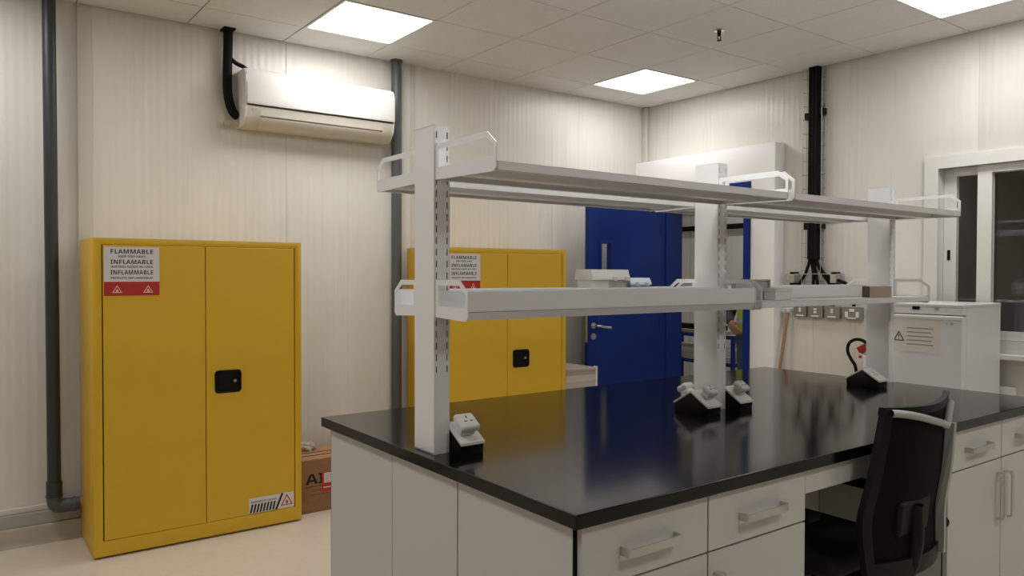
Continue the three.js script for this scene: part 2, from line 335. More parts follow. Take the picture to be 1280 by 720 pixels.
// ------------------------------------------------------------------ back wall: pipes, air conditioner
{
  const t = thing('drain_pipe', 'dark grey pipe with elbow joining the side of the yellow cabinet', 'pipe', [0.462, 0.2, ZB + 0.05]);
  const z = ZB + 0.095, r = 0.033;
  part(t, 'riser', cyl(V(0.460, 0.27, z), V(0.452, H + 0.02, z), r, r, 24), M.pvcGrey);
  part(t, 'coupling', join(cyl(V(0.460, 0.25, z), V(0.460, 0.335, z), r + 0.006, r + 0.006, 24), cyl(V(0.460, 0.252, z), V(0.460, 0.262, z), r + 0.009, r + 0.009, 24)), M.pvcGrey);
  const pale = std(lin(0.085, 0.088, 0.095), 0.42);
  part(t, 'elbow', join(tube([V(0.460, 0.262, z), V(0.461, 0.225, z), V(0.478, 0.200, z), V(0.515, 0.196, z), V(0.56, 0.196, z)], r + 0.005, 24, 24), cyl(V(0.552, 0.196, z), V(0.562, 0.196, z), r + 0.009, r + 0.009, 24)), pale);
  part(t, 'branch', cyl(V(0.56, 0.196, z), V(0.581, 0.196, z), r + 0.003, r + 0.003, 24), pale);
  part(t, 'seal', cyl(V(0.581, 0.196, z), V(0.5905, 0.196, z), r - 0.002, r - 0.002, 20), std(lin(0.55, 0.22, 0.05), 0.6), 'orange rubber seal');
  const u = thing('drain_pipe', 'mid grey vertical pipe beside the air conditioner', 'pipe', [2.572, 0, ZB + 0.05]);
  part(u, 'riser', cyl(V(2.566, 0, ZB + 0.05), V(2.566, H, ZB + 0.05), 0.036, 0.036, 24), std(lin(0.088, 0.09, 0.093), 0.45));
  part(u, 'collar', cyl(V(2.566, H - 0.012, ZB + 0.05), V(2.566, H + 0.002, ZB + 0.05), 0.043, 0.043, 24), std(lin(0.09, 0.09, 0.095), 0.5));
}
{
  const x0 = 1.474, x1 = 2.462, t = thing('air_conditioner', 'white split air conditioner mounted high under the ceiling lamp', 'air conditioner', [1.97, 2.37, ZB]);
  const Z = d => ZB + d;
  const acWhite = std(lin(0.78, 0.77, 0.735), 0.38), acShadedWhite = std(lin(0.70, 0.665, 0.585), 0.4);  // second tone: the same white with warm shade of the lower casing painted in
  const lower = [[Z(0.002), 2.375], [Z(0.10), 2.372], [Z(0.150), 2.388], [Z(0.184), 2.425]], upper = [[Z(0.2025), 2.490], [Z(0.150), 2.491], [Z(0.150), 2.503], [Z(0.19), 2.508], [Z(0.19), 2.70], [Z(0.17), 2.72], [Z(0.002), 2.72]];
  const slot = [[Z(0.185), 2.4285], [Z(0.16), 2.432], [Z(0.16), 2.4365], [Z(0.188), 2.440]];
  part(t, 'body', join(prismX([...lower, ...upper], x0, x0 + 0.085), prismX([...lower, ...slot, ...upper], x0 + 0.085, x1 - 0.075), prismX([...lower, ...upper], x1 - 0.075, x1)), acShadedWhite);
  part(t, 'front_panel', prismX([[Z(0.190), 2.503], [Z(0.214), 2.501], [Z(0.218), 2.52], [Z(0.216), 2.62], [Z(0.206), 2.685], [Z(0.188), 2.712], [Z(0.165), 2.722], [Z(0.165), 2.71], [Z(0.19), 2.69]], x0 - 0.002, x1 + 0.002, [], 0.003), acWhite);
  const fl = part(t, 'louvre', prismX([[Z(0.108), 2.370], [Z(0.152), 2.3855], [Z(0.1862), 2.4245], [Z(0.1868), 2.428], [Z(0.182), 2.4275], [Z(0.148), 2.391], [Z(0.108), 2.378]], x0 + 0.085, x1 - 0.075, [], 0.001), acShadedWhite);
  part(t, 'end_cap', prismX([[Z(0.002), 2.374], [Z(0.10), 2.371], [Z(0.151), 2.387], [Z(0.186), 2.424], [Z(0.204), 2.494], [Z(0.21), 2.52], [Z(0.21), 2.66], [Z(0.19), 2.71], [Z(0.16), 2.721], [Z(0.002), 2.721]], x0 - 0.010, x0, [], 0.003), acWhite);
  part(t, 'end_cap', prismX([[Z(0.002), 2.374], [Z(0.10), 2.371], [Z(0.151), 2.387], [Z(0.186), 2.424], [Z(0.204), 2.494], [Z(0.21), 2.52], [Z(0.21), 2.66], [Z(0.19), 2.71], [Z(0.16), 2.721], [Z(0.002), 2.721]], x1, x1 + 0.010, [], 0.003), acWhite);
  const badge = new THREE.PlaneGeometry(0.05, 0.018); badge.rotateX(0); badge.translate(1.99, 2.535, Z(0.2192));
  part(t, 'badge', badge, std(lin(0.62, 0.60, 0.57), 0.4));
  const ic = std(lin(0.42, 0.40, 0.36), 0.5);
  part(t, 'indicator', join(bx(x0 + 0.03, x0 + 0.042, 2.468, 2.476, Z(0.188), Z(0.2)), bx(x0 + 0.05, x0 + 0.062, 2.468, 2.476, Z(0.188), Z(0.2))), ic);
}
{
  const t = thing('insulated_pipe', 'black insulated pipe dropping from ceiling to air conditioner', 'pipe', [1.40, 2.42, ZB + 0.06]);
  const z = ZB + 0.055;
  part(t, 'main_run', tube([V(1.406, H + 0.01, z), V(1.404, 2.85, z), V(1.400, 2.70, z), V(1.402, 2.58, z), V(1.422, 2.49, z), V(1.446, 2.452, z), V(1.462, 2.445, z)], 0.028, 60, 14), M.rubber);
  part(t, 'branch', tube([V(1.41, 2.80, z + 0.004), V(1.445, 2.770, z + 0.01), V(1.485, 2.752, z + 0.02), V(1.51, 2.738, z + 0.02)], 0.013, 24, 10), M.rubber);
  part(t, 'collar', bx(1.372, 1.442, H - 0.012, H + 0.004, ZB, ZB + 0.095, 0.004), M.rubber);
  solo('drain_hose', tube([V(1.376, 2.388, z + 0.008), V(1.40, 2.391, z + 0.012), V(1.435, 2.398, z + 0.012), V(1.4625, 2.404, z + 0.01)], 0.019, 24, 12), std(lin(0.50, 0.44, 0.33), 0.6), 'short beige drain hose under the black insulated pipe', 'hose');
}

// ------------------------------------------------------------------ yellow flammables cabinets
const signTex = canvasTex(528, 512, (c, w, h) => {
  c.fillStyle = '#d9d6d6'; c.fillRect(0, 0, w, h);
  c.fillStyle = '#b3281c'; c.fillRect(0, h * 0.715, w, h * 0.285);
  c.fillStyle = '#1d1a1c'; c.textAlign = 'center';
  const line = (s, y, px, wd, weight = 'bold') => { c.font = `${weight} ${px}px sans-serif`; c.save(); c.translate(w * 0.5, y); const k = wd / c.measureText(s).width; c.scale(k, 1); c.fillText(s, 0, 0); c.restore(); };
  line('FLAMMABLE', 72, 62, 415); line('KEEP FIRE AWAY', 112, 32, 265);
  line('INFLAMABLE', 180, 60, 410); line('MANTENGA ALEJADO DEL FUEGO', 220, 32, 405);
  line('INFLAMMABLE', 290, 62, 410); line('PRODUITS INFLAMMABLES', 338, 32, 405);
  for (const x of [0.23, 0.79]) {
    c.strokeStyle = '#e8c8c0'; c.lineWidth = 7; c.beginPath(); c.moveTo(w * x, h * 0.80); c.lineTo(w * x + 42, h * 0.935); c.lineTo(w * x - 42, h * 0.935); c.closePath(); c.stroke();
    c.fillStyle = '#e8c8c0'; c.beginPath(); c.ellipse(w * x, h * 0.895, 10, 16, 0, 0, 7); c.fill(); c.fillRect(w * x - 18, h * 0.918, 36, 5);
  }
});
const M_sign = new THREE.MeshStandardMaterial({ map: signTex, roughness: 0.5 });
const hazardTex = canvasTex(512, 200, (c, w, h) => {
  c.fillStyle = '#d8d4d0'; c.fillRect(0, 0, w, h);
  c.fillStyle = '#161414';
  for (let k = 0; k < 8; k++) { const x = 6 + k * 36; c.beginPath(); c.moveTo(x, h * 0.98); c.lineTo(x + 22, h * 0.98); c.lineTo(x + 44, h * 0.42); c.lineTo(x + 22, h * 0.42); c.fill(); }
  c.beginPath(); c.moveTo(290, h); c.lineTo(318, h); c.lineTo(392, 0); c.lineTo(364, 0); c.fill();
  c.font = 'bold 34px sans-serif'; c.fillStyle = '#3a3336'; c.save(); c.translate(20, h * 0.34); c.scale(290 / c.measureText('DANGEROUS GOODS').width, 1); c.fillText('DANGEROUS GOODS', 0, 0); c.restore();
  c.strokeStyle = '#b03040'; c.lineWidth = 13; c.beginPath(); c.moveTo(430, 30); c.lineTo(490, 160); c.lineTo(368, 160); c.closePath(); c.stroke();
  c.fillStyle = '#b03040'; c.beginPath(); c.ellipse(430, 122, 14, 26, 0, 0, 7); c.fill();
});
const M_hazard = new THREE.MeshStandardMaterial({ map: hazardTex, roughness: 0.45 });
const plate = (x0, x1, y0, y1, z) => { const g = new THREE.PlaneGeometry(x1 - x0, y1 - y0); g.translate((x0 + x1) / 2, (y0 + y1) / 2, z); return g; };
function yellowCabinet(ox, label) {
  const zc = -4.392, zk = -4.852, top = 1.65, b = 0.012;
  const X = x => ox + x, W = 1.094;
  const t = thing('flammables_cabinet', label, 'cabinet', [ox + W / 2, 0, (zc + zk) / 2], 'yellow flammables cabinets along the back wall');
  part(t, 'body', prism([[X(0), b], [X(W), b], [X(W), top], [X(0), top]], 'z', zk, zc, [[[X(0.043), 0.092], [X(0.043), 1.615], [X(1.055), 1.615], [X(1.055), 0.092]]], 0.003), M.yellow);
  part(t, 'back_panel', bx(X(0.044), X(1.054), 0.093, 1.614, zk + 0.004, zk + 0.024), M.yellow);
  part(t, 'base', bx(X(0.03), X(W - 0.03), 0, b + 0.002, zk + 0.02, zc - 0.05), M.yellow);
  for (const y of [0.48, 0.87, 1.25]) part(t, 'inner_shelf', bx(X(0.0445), X(1.0535), y, y + 0.02, zk + 0.026, zc - 0.08, 0.002), M.steel);
  const dl = part(t, 'door', bx(X(0.0485), X(0.549), 0.0935, 1.6135, zc - 0.035, zc + 0.003, 0.003), M.yellow);
  const dr = part(t, 'door', bx(X(0.5525), X(1.0485), 0.0935, 1.6135, zc - 0.035, zc + 0.003, 0.003), M.yellow);
  const rr = (x0, x1, y0, y1, r) => { const o = []; for (const [cx, cy, a] of [[x1 - r, y0 + r, -90], [x1 - r, y1 - r, 0], [x0 + r, y1 - r, 90], [x0 + r, y0 + r, 180]]) for (let k = 0; k <= 4; k++) { const q = THREE.MathUtils.degToRad(a + k * 22.5); o.push([cx + r * Math.cos(q), cy + r * Math.sin(q)]); } return o; };
  const h = part(dr, 'handle', prism(rr(X(0.597), X(0.742), 0.803, 0.930, 0.02), 'z', zc + 0.002, zc + 0.010, [rr(X(0.607), X(0.732), 0.813, 0.920, 0.014)], 0.002), M.black, 'recessed black paddle handle');
  part(dr, 'handle_cup', join(bx(X(0.605), X(0.734), 0.811, 0.922, zc + 0.0005, zc + 0.0045), bx(X(0.618), X(0.690), 0.828, 0.905, zc + 0.004, zc + 0.009, 0.004)), M.black);
  part(dr, 'lock', cyl(V(X(0.705), 0.868, zc + 0.004), V(X(0.705), 0.868, zc + 0.0125), 0.008), M.steel, 'chrome key lock');
  part(dl, 'warning_sign', plate(X(0.053), X(0.316), 1.352, 1.605, zc + 0.0042), M_sign, 'white and red flammable warning sign');
  part(dr, 'hazard_sticker', plate(X(0.783), X(1.044), 0.098, 0.186, zc + 0.0042), M_hazard, 'small striped hazard sticker');
  return t;
}
yellowCabinet(0.591, 'yellow steel flammables cabinet standing beside the dark drain pipe');
yellowCabinet(2.640, 'yellow steel flammables cabinet partly hidden by the bench and rack');

// cartons by the cabinets
const nCard = field(256, [[4, 40, 1], [20, 90, 0.6], [90, 90, 0.6]]);
M.card = new THREE.MeshStandardMaterial({ map: dataTex(256, (x, y, i) => mixc([136, 98, 66], [156, 115, 80], nCard[i]), true, [2, 2]), roughness: 0.85 });
M.cardTop = new THREE.MeshStandardMaterial({ map: dataTex(256, (x, y, i) => mixc([172, 132, 94], [190, 150, 110], nCard[i]), true, [2, 2]), roughness: 0.85 });
{
  const t = thing('cardboard_box', 'brown cardboard box with black print between the yellow cabinets', 'box', [1.99, 0, -4.68]);
  const x0 = 1.698, x1 = 2.28, z0 = -4.835, z1 = -4.5, h = 0.325;
  part(t, 'body', bx(x0, x1, 0, h, z0, z1, 0.004), M.card);
  part(t, 'flap', bx(x0 + 0.001, x1 - 0.001, h, h + 0.004, -4.674, z1, 0.0015), M.cardTop);
  part(t, 'flap', bx(x0 + 0.001, x1 - 0.001, h, h + 0.004, z0, -4.680, 0.0015), M.cardTop);
  part(t, 'strap', join(bx(x0 + 0.02, x1 - 0.02, h + 0.004, h + 0.006, -4.600, -4.592), bx(x0 + 0.02, x1 - 0.02, h + 0.004, h + 0.006, -4.676, -4.668)), M.dark);
  const tex = canvasTex(512, 256, (c, w, hh) => {
    c.fillStyle = '#8f6947'; c.fillRect(0, 0, w, hh); c.fillStyle = '#17120f';
    c.font = 'bold 150px sans-serif'; c.save(); c.translate(20, 150); c.scale(1.15, 0.8); c.fillText('AI', 0, 0); c.restore();
    c.fillStyle = '#5b4030'; c.fillRect(16, 168, 150, 8); c.fillRect(70, 205, 130, 5); c.fillRect(60, 240, 170, 4);
  });
  part(t, 'print', plate(1.735, 2.10, 0.10, 0.285, z1 + 0.0012), new THREE.MeshStandardMaterial({ map: tex, roughness: 0.85 }), 'black printed letters');
  const lab = canvasTex(128, 256, (c, w, hh) => { c.fillStyle = '#b8281e'; c.fillRect(0, 0, w, hh); c.fillStyle = '#ddd8d2'; c.fillRect(30, 10, 98, 130); c.fillStyle = '#c8b8b0'; c.fillRect(20, 190, 100, 20); c.fillStyle = '#555'; for (let k = 0; k < 5; k++) c.fillRect(40, 30 + k * 22, 70, 5); });
  part(t, 'label', plate(1.855, 1.915, 0.12, 0.24, z1 + 0.002), new THREE.MeshStandardMaterial({ map: lab, roughness: 0.6 }), 'red and white shipping label');
  // crumpled clear wrap on the lid
  const g = new THREE.IcosahedronGeometry(0.05, 3), p = g.attributes.position;
  for (let i = 0; i < p.count; i++) { const v = V(p.getX(i), p.getY(i), p.getZ(i)), s = 1 + 0.35 * Math.sin(v.x * 120 + v.y * 60) * Math.sin(v.z * 110 - v.y * 40); p.setXYZ(i, v.x * 1.3 * s, Math.max(-0.02, v.y * 0.55 * s), v.z * s); }
  g.computeVertexNormals(); g.translate(1.86, h + 0.026, -4.76);
  solo('plastic_wrap', clean(toCreasedNormals(g, 0.2)), new THREE.MeshPhysicalMaterial({ color: 0xe8e4e0, roughness: 0.3, transmission: 0.5, thickness: 0 }), 'crumpled clear plastic wrap lying on the cardboard box', 'wrapping');
}
{
  const t = thing('carton_stack', 'pale flat-pack carton wrapped in film beside the second yellow cabinet', 'carton', [3.90, 0, -4.58]);
  const film = std(lin(0.46, 0.40, 0.36), 0.3), cream = std(lin(0.55, 0.47, 0.38), 0.7);
  part(t, 'carton', bx(3.750, 4.055, 0, 0.70, -4.78, -4.41, 0.006), cream);
  part(t, 'wrap_band', bx(3.745, 4.060, 0.60, 0.655, -4.785, -4.405, 0.006), film);
  const gs = []; for (let k = 0; k < 7; k++) gs.push(bx(3.746 + rnd() * 0.01, 4.062 - rnd() * 0.008, 0.70 + k * 0.007, 0.706 + k * 0.007, -4.786 + rnd() * 0.01, -4.402 - rnd() * 0.01, 0.002));
  part(t, 'folded_sheet', join(gs), film);
  part(t, 'corner_guard', join(bx(4.050, 4.066, 0.25, 0.755, -4.41, -4.398, 0.002), bx(4.058, 4.066, 0.25, 0.755, -4.44, -4.398, 0.002)), M.plasticWhite);
  solo('black_pouch', new RoundedBoxGeometry(0.07, 0.07, 0.05, 3, 0.02).translate(3.795, 0.785, -4.55), M.rubber, 'small black pouch lying on the pale carton', 'pouch');
}

// ------------------------------------------------------------------ the island bench
const BX0 = 1.19, BX1 = 4.07, BZ0 = -2.894, BZ1 = -1.359;
solo('worktop', bx(BX0, BX1, BT - 0.037, BT, BZ0, BZ1, 0.003), M.worktop, 'long polished black worktop of the island bench', 'worktop');
// strap handle: bridge in the plane of a drawer front, standing off it
function strap(x0, x1, y0, y1, z, out, off) {                        // horizontal
  const o = off, t = 0.004, r = 0.012;
  const outer = [[x0, 0], [x0, o - r], [x0 + r * 0.3, o - r * 0.3], [x0 + r, o], [x1 - r, o], [x1 - r * 0.3, o - r * 0.3], [x1, o - r], [x1, 0]];
  const inner = [[x1 - t, 0], [x1 - t, o - r], [x1 - r, o - t], [x0 + r, o - t], [x0 + t, o - r], [x0 + t, 0]];
  return prismY([...outer, ...inner].map(([x, d]) => [x, z + out * d]), y0, y1, [], 0);
}
function strapV(y0, y1, x0, x1, z, out, off) {                       // upright
  const g = strap(y0, y1, -x1, -x0, 0, 1, off);                      // built along x, then turned up
  g.applyMatrix4(new THREE.Matrix4().set(0, -1, 0, 0, 1, 0, 0, 0, 0, 0, out, z, 0, 0, 0, 1));
  if (out < 0) { const p = g.attributes.position; g.computeVertexNormals(); }
  g.computeVertexNormals();
  return g;
}
function baseUnit(x0, x1, front, label, group, hinge, leftEnd, rightEnd) {
  // front = +1 looks to the window aisle (+z), -1 looks to the yellow cabinets
  const zf = front > 0 ? -1.379 : -2.874, zk = front > 0 ? -1.919 : -2.337, y1 = BT - 0.0375;
  const t = thing('base_cabinet', label, 'cabinet', [(x0 + x1) / 2, 0, (zf + zk) / 2], group);
  const zz = (a, b) => front > 0 ? [a, b] : [-b, -a].map(v => v);
  const Z = d => zf - front * d;                                     // depth behind the front plane
  const box = (a, b, ya, yb, d0, d1, bev) => { const p = Z(d0), q = Z(d1); return bx(a, b, ya, yb, Math.min(p, q), Math.max(p, q), bev); };
  const D = Math.abs(zf - zk);
  const e0 = x0 + 0.0008, e1 = x1 - 0.0008, th = 0.016;
  part(t, 'carcass', join(box(e0, e0 + th, 0.1, y1, 0.021, D - 0.001, 0.0012), box(e1 - th, e1, 0.1, y1, 0.021, D - 0.001, 0.0012), box(e0 + th, e1 - th, 0.1, 0.116, 0.021, D - 0.001), box(e0 + th, e1 - th, 0.116, y1, D - 0.009, D - 0.002), box(e0 + th, e1 - th, y1 - 0.016, y1, 0.021, 0.10)), M.laminate);
  part(t, 'edge_banding', box(e0, e0 + th, 0.1, y1, 0.0192, 0.0212), M.black, 'black edge strip');
  part(t, 'edge_banding', box(e1 - th, e1, 0.1, y1, 0.0192, 0.0212), M.black, 'black edge strip');
  part(t, 'drawer_box', join(box(e0 + 0.03, e0 + 0.042, 0.72, 0.83, 0.018, 0.45), box(e1 - 0.042, e1 - 0.03, 0.72, 0.83, 0.018, 0.45), box(e0 + 0.042, e1 - 0.042, 0.72, 0.732, 0.018, 0.45)), M.satin);
  part(t, 'plinth', box(x0 + 0.001, x1 - 0.001, 0, 0.1, 0.06, D), M.laminate);
  const gl = leftEnd ? 0.012 : 0.003, gr = rightEnd ? 0.012 : 0.003;
  const dr = part(t, 'drawer', box(x0 + gl, x1 - gr, 0.7015, y1 - 0.001, 0, 0.018, 0.0015), M.laminate);
  const cx = (x0 + x1) / 2;
  part(dr, 'handle', strap(cx - 0.098, cx + 0.102, 0.764, 0.786, zf, front, 0.034), M.satin, 'satin metal strap handle');
  const dd = part(t, 'door', box(x0 + gl, x1 - gr, 0.104, 0.6955, 0, 0.018, 0.0015), M.laminate);
  const hx = hinge === 'right' ? x0 + 0.034 : x1 - 0.036;
  part(dd, 'handle', strapV(0.445, 0.640, hx - 0.011, hx + 0.011, zf, front, 0.034), M.satin, 'satin metal strap handle');
  return t;
}
const gF = 'base cabinets facing the chair side';
baseUnit(1.2135, 1.690, 1, 'light grey base cabinet at the open corner of the bench', gF, 'left', true, false);
baseUnit(1.690, 2.157, 1, 'light grey base cabinet with drawer beside the knee space', gF, 'right', false, false);
baseUnit(3.106, 3.588, 1, 'light grey base cabinet right behind the black office chair', gF, 'left', false, false);
baseUnit(3.588, 4.050, 1, 'light grey base cabinet at the bench end near the fridge', gF, 'right', false, true);
const gB = 'base cabinets facing the yellow cabinets';
for (let k = 0; k < 6; k++) baseUnit(1.2135 + k * 0.4727, 1.2135 + (k + 1) * 0.4727, -1, k ? 'light grey base cabinet in the hidden row facing the yellow cabinets' : 'light grey base cabinet end facing the cardboard box', gB, k % 2 ? 'right' : 'left', k === 0, k === 5);
{
  const t = thing('service_spine', 'light grey middle panel casing under the bench rack', 'casing', [2.63, 0, -2.128]);
  part(t, 'casing', bx(1.2135, 4.050, 0.1, BT - 0.0375, -2.3335, -1.9225, 0.0012), M.laminate);
  part(t, 'plinth', bx(1.25, 4.02, 0, 0.1, -2.33, -1.925), M.laminate);
  const a = thing('apron_rail', 'light grey apron rail above the knee space', 'rail', [2.63, 0.78, -1.39]);
  part(a, 'rail', bx(2.158, 3.105, 0.783, BT - 0.0375, -1.398, -1.381, 0.0015), M.laminate);
}

// ------------------------------------------------------------------ rack on the bench
const UX = [1.226, 2.597, 3.996], UW = 0.058, UZ1 = -2.079, UZ0 = -2.202, UT = 1.935;
const rack = thing('shelf_rack', 'white slotted steel shelf rack mounted on the black worktop', 'rack', [2.64, BT, -2.14]);
for (const x of UX) {
  const u = part(rack, 'upright', join(bx(x, x + 0.003, BT, UT, UZ0, UZ1, 0.001), bx(x + UW - 0.003, x + UW, BT, UT, UZ0, UZ1, 0.001), bx(x, x + UW, UT - 0.003, UT, UZ0, UZ1, 0.001), bx(x, x + UW, BT, BT + 0.004, UZ0, UZ1)), M.rackWhite);
  const holes = [];
  for (let y = 1.158; y < UT - 0.03; y += 0.0368) for (const c of [x + 0.0095, x + UW - 0.0095]) holes.push([[c - 0.0022, y], [c - 0.0022, y + 0.021], [c + 0.0022, y + 0.021], [c + 0.0022, y]]);
  for (const [a, b] of [[UZ1 - 0.002, UZ1], [UZ0, UZ0 + 0.002]]) part(u, 'slotted_face', prism([[x + 0.001, BT + 0.001], [x + UW - 0.001, BT + 0.001], [x + UW - 0.001, UT - 0.001], [x + 0.001, UT - 0.001]], 'z', a, b, holes), M.rackWhite);
}
// bracket: plate with a loop guard on top, in a plane of constant x
function bracket(x, y0, zA, zB, solid, top) {
  const s = Math.sign(zB - zA), L = Math.abs(zB - zA), b = 0.016, c = 0.045, zz = d => zA + s * d, m = y0 + solid;
  const out = [[zz(0), y0 + 0.006], [zz(L - 0.012), y0], [zz(L), y0 + 0.010], [zz(L), top - c * 0.8], [zz(L - c), top], [zz(0), top]];
  const hole = [[zz(b), m], [zz(L - b * 0.75), m], [zz(L - b * 0.75), top - c * 0.8 - 0.005], [zz(L - c - 0.003), top - b], [zz(b), top - b]];
  return prismX(out, x, x + 0.004, [hole]);
}
const LOOP_UP = 1.873, LOOP_LO = 1.449;
for (let i = 0; i < 3; i++) {
  const xs = i === 0 ? [UX[0] + 0.006] : i === 1 ? [UX[1] + 0.006, UX[1] + UW - 0.010] : [UX[2] + UW - 0.010];
  for (const x of xs) {
    part(rack, 'bracket', bracket(x, 1.757, UZ1, -1.752, 0.044, LOOP_UP), M.rackWhite);
    part(rack, 'bracket', bracket(x, 1.757, UZ0, -2.487, 0.044, LOOP_UP), M.rackWhite);
    part(rack, 'bracket', bracket(x, 1.327, UZ1, -1.895, 0.040, LOOP_LO), M.rackWhite);
    part(rack, 'bracket', bracket(x, 1.327, UZ0, -2.352, 0.040, LOOP_LO), M.rackWhite);
  }
}
// shelf: folded sheet, lips down all round (flat) or upstands (tray)
function shelf(x0, x1, z0, z1, kind) {
  if (kind === 'flat') {
    const yt = 1.786, yb = 1.760, t = 0.0015;
    return join(bx(x0, x1, yt - t, yt, z0, z1, 0.0006), bx(x0, x1, yb, yt, z1 - t, z1, 0.0006), bx(x0, x1, yb, yt, z0, z0 + t, 0.0006), bx(x0, x1, yb, yb + t, z1 - 0.018, z1, 0.0006), bx(x0, x1, yb, yb + t, z0, z0 + 0.018, 0.0006),
      bx(x0, x0 + t, yb, yt, z0, z1), bx(x1 - t, x1, yb, yt, z0, z1), bx(x0, x1, yb - 0.002, yt - t, (z0 + z1) / 2 - 0.022, (z0 + z1) / 2 + 0.022, 0.003));
  }
  if (kind === 'thin') {
    const yt = 1.358, yb = 1.334, t = 0.0015;
    return join(bx(x0, x1, yt - t, yt, z0, z1, 0.0006), bx(x0, x1, yb, yt, z1 - t, z1, 0.0006), bx(x0, x1, yb, yt, z0, z0 + t, 0.0006), bx(x0, x1, yb, yb + t, z1 - 0.016, z1), bx(x0, x1, yb, yb + t, z0, z0 + 0.016));
  }
  const yf = 1.356, yb = 1.331, yt = 1.416, t = 0.0016, sgn = 1;       // tray: floor with upstands and a drip fold below
  return join(bx(x0, x1, yf - t, yf, z0, z1), bx(x0, x1, yf - 0.004, yt, z1 - t, z1, 0.0006), bx(x0, x1, yf - 0.004, yt, z0, z0 + t, 0.0006),
    prismX([[z1, yf - 0.002], [z1 - 0.010, yb], [z1 - 0.014, yb], [z1 - 0.004, yf - 0.002]], x0, x1), prismX([[z0, yf - 0.002], [z0 + 0.010, yb], [z0 + 0.014, yb], [z0 + 0.004, yf - 0.002]], x0, x1));
}
for (const [i, a, b] of [[0, UX[0] + 0.012, UX[1] + 0.004], [1, UX[1] + UW - 0.004, UX[2] + UW - 0.012]]) {
  part(rack, 'shelf', shelf(a, b, UZ1 + 0.004, -1.752, 'flat'), M.rackWhite);
  part(rack, 'shelf', shelf(a, b, -2.485, UZ0 - 0.004, 'flat'), M.rackWhite);
  part(rack, 'shelf', shelf(a, b, UZ1 + 0.004, -1.897, i ? 'thin' : 'tray'), M.rackWhite);
  part(rack, 'shelf', shelf(a, b, -2.350, UZ0 - 0.004, 'tray'), M.rackWhite);
}

// socket pedestals on the bench and the plug adapters in them
function pedestal(x0, x1, zc, label) {
  const hz = 0.087, z0 = zc - hz, z1 = zc + hz, lo = BT + 0.030, ap = BT + 0.083;
  const t = thing('socket_pedestal', label, 'socket', [(x0 + x1) / 2, BT, zc], 'triangular bench socket pedestals');
  part(t, 'body', prismX([[z0 + 0.004, BT], [z1 - 0.004, BT], [z1 - 0.002, lo], [zc, ap], [z0 + 0.002, lo]], x0 + 0.002, x1 - 0.002, [], 0.001), M.black);
  for (const s of [1, -1]) {
    const e = s > 0 ? z1 : z0;
    const pl = part(t, 'face_plate', prismX([[e + s * 0.003, lo], [zc, ap + 0.001], [zc, ap + 0.009], [e + s * 0.003, lo + 0.008]], x0, x1, [], 0.001), M.plasticWhite);
    // switch and pin openings on the slope
    const mid = V((x0 + x1) / 2, (lo + ap) / 2 + 0.009, (e + zc) / 2), ang = Math.atan2(ap - lo, Math.abs(e - zc));
    const put = (w, h, u, v, hh) => { const g = new THREE.BoxGeometry(w, hh, h); g.translate(u, 0, v); g.rotateX(s * ang); g.translate(mid.x, mid.y, mid.z); return g; };
    part(pl, 'pin_slot', join(put(0.010, 0.004, 0, -0.012 * s, 0.0016), put(0.004, 0.009, -0.011, 0.006 * s, 0.0016), put(0.004, 0.009, 0.011, 0.006 * s, 0.0016)), M.dark);
    part(pl, 'switch', put(0.016, 0.012, 0.026, -0.028 * s, 0.004), M.plasticWhite);
  }
  return { mid: s => V((x0 + x1) / 2, (lo + ap) / 2 + 0.009, zc + s * hz / 2), ang: Math.atan2(ap - lo, hz) };
}
function adapter(P, s, label, du = 0, size = 1, gloss) {
  const c = P.mid(s), t = thing('plug_adapter', label, 'plug', [c.x + du, c.y + 0.003, c.z]);
  t.rotation.x = s * P.ang;
  const add = (n, g, m, parent = t) => { const q = new THREE.Mesh(g, m); q.name = n; q.castShadow = q.receiveShadow = true; parent.add(q); return q; };
  const mat = gloss ? std(lin(0.72, 0.72, 0.72), 0.12) : M.plasticWhite;
  add('foot', new RoundedBoxGeometry(0.044 * size, 0.022, 0.044 * size, 3, 0.008).translate(0, 0.011, 0), mat);
  const b = add('body', new RoundedBoxGeometry(0.056 * size, 0.026, 0.056 * size, 4, 0.011).translate(0, 0.033, 0), mat);
  const sl = (w, d, x, z) => new THREE.BoxGeometry(w, 0.001, d).translate(x, 0.0462, z);
  add('pin_slot', mergeGeometries([sl(0.004, 0.010, 0, -0.012), sl(0.010, 0.0035, -0.011, 0.006), sl(0.010, 0.0035, 0.011, 0.006)]), M.dark, b);
  return t;
}
const p1 = pedestal(1.287, 1.377, -2.105, 'triangular socket pedestal beside the rack upright at the bench corner');
const p2 = pedestal(2.452, 2.541, -2.096, 'triangular socket pedestal on the open side of the middle upright');
const p3 = pedestal(2.660, 2.749, -2.096, 'triangular socket pedestal between middle upright and the chair side');
const p4 = pedestal(3.755, 3.845, -2.090, 'triangular socket pedestal beside the upright near the fridge');
adapter(p1, 1, 'white plug adapter with pin slots beside the corner upright', -0.006, 1.25);
adapter(p2, 1, 'shiny white plug adapter on the near slope before the middle upright', 0.006, 0.95, true);
adapter(p2, -1, 'white plug adapter on the far slope before the middle upright', -0.006);
adapter(p3, 1, 'white plug adapter on the pedestal past the middle upright', 0);

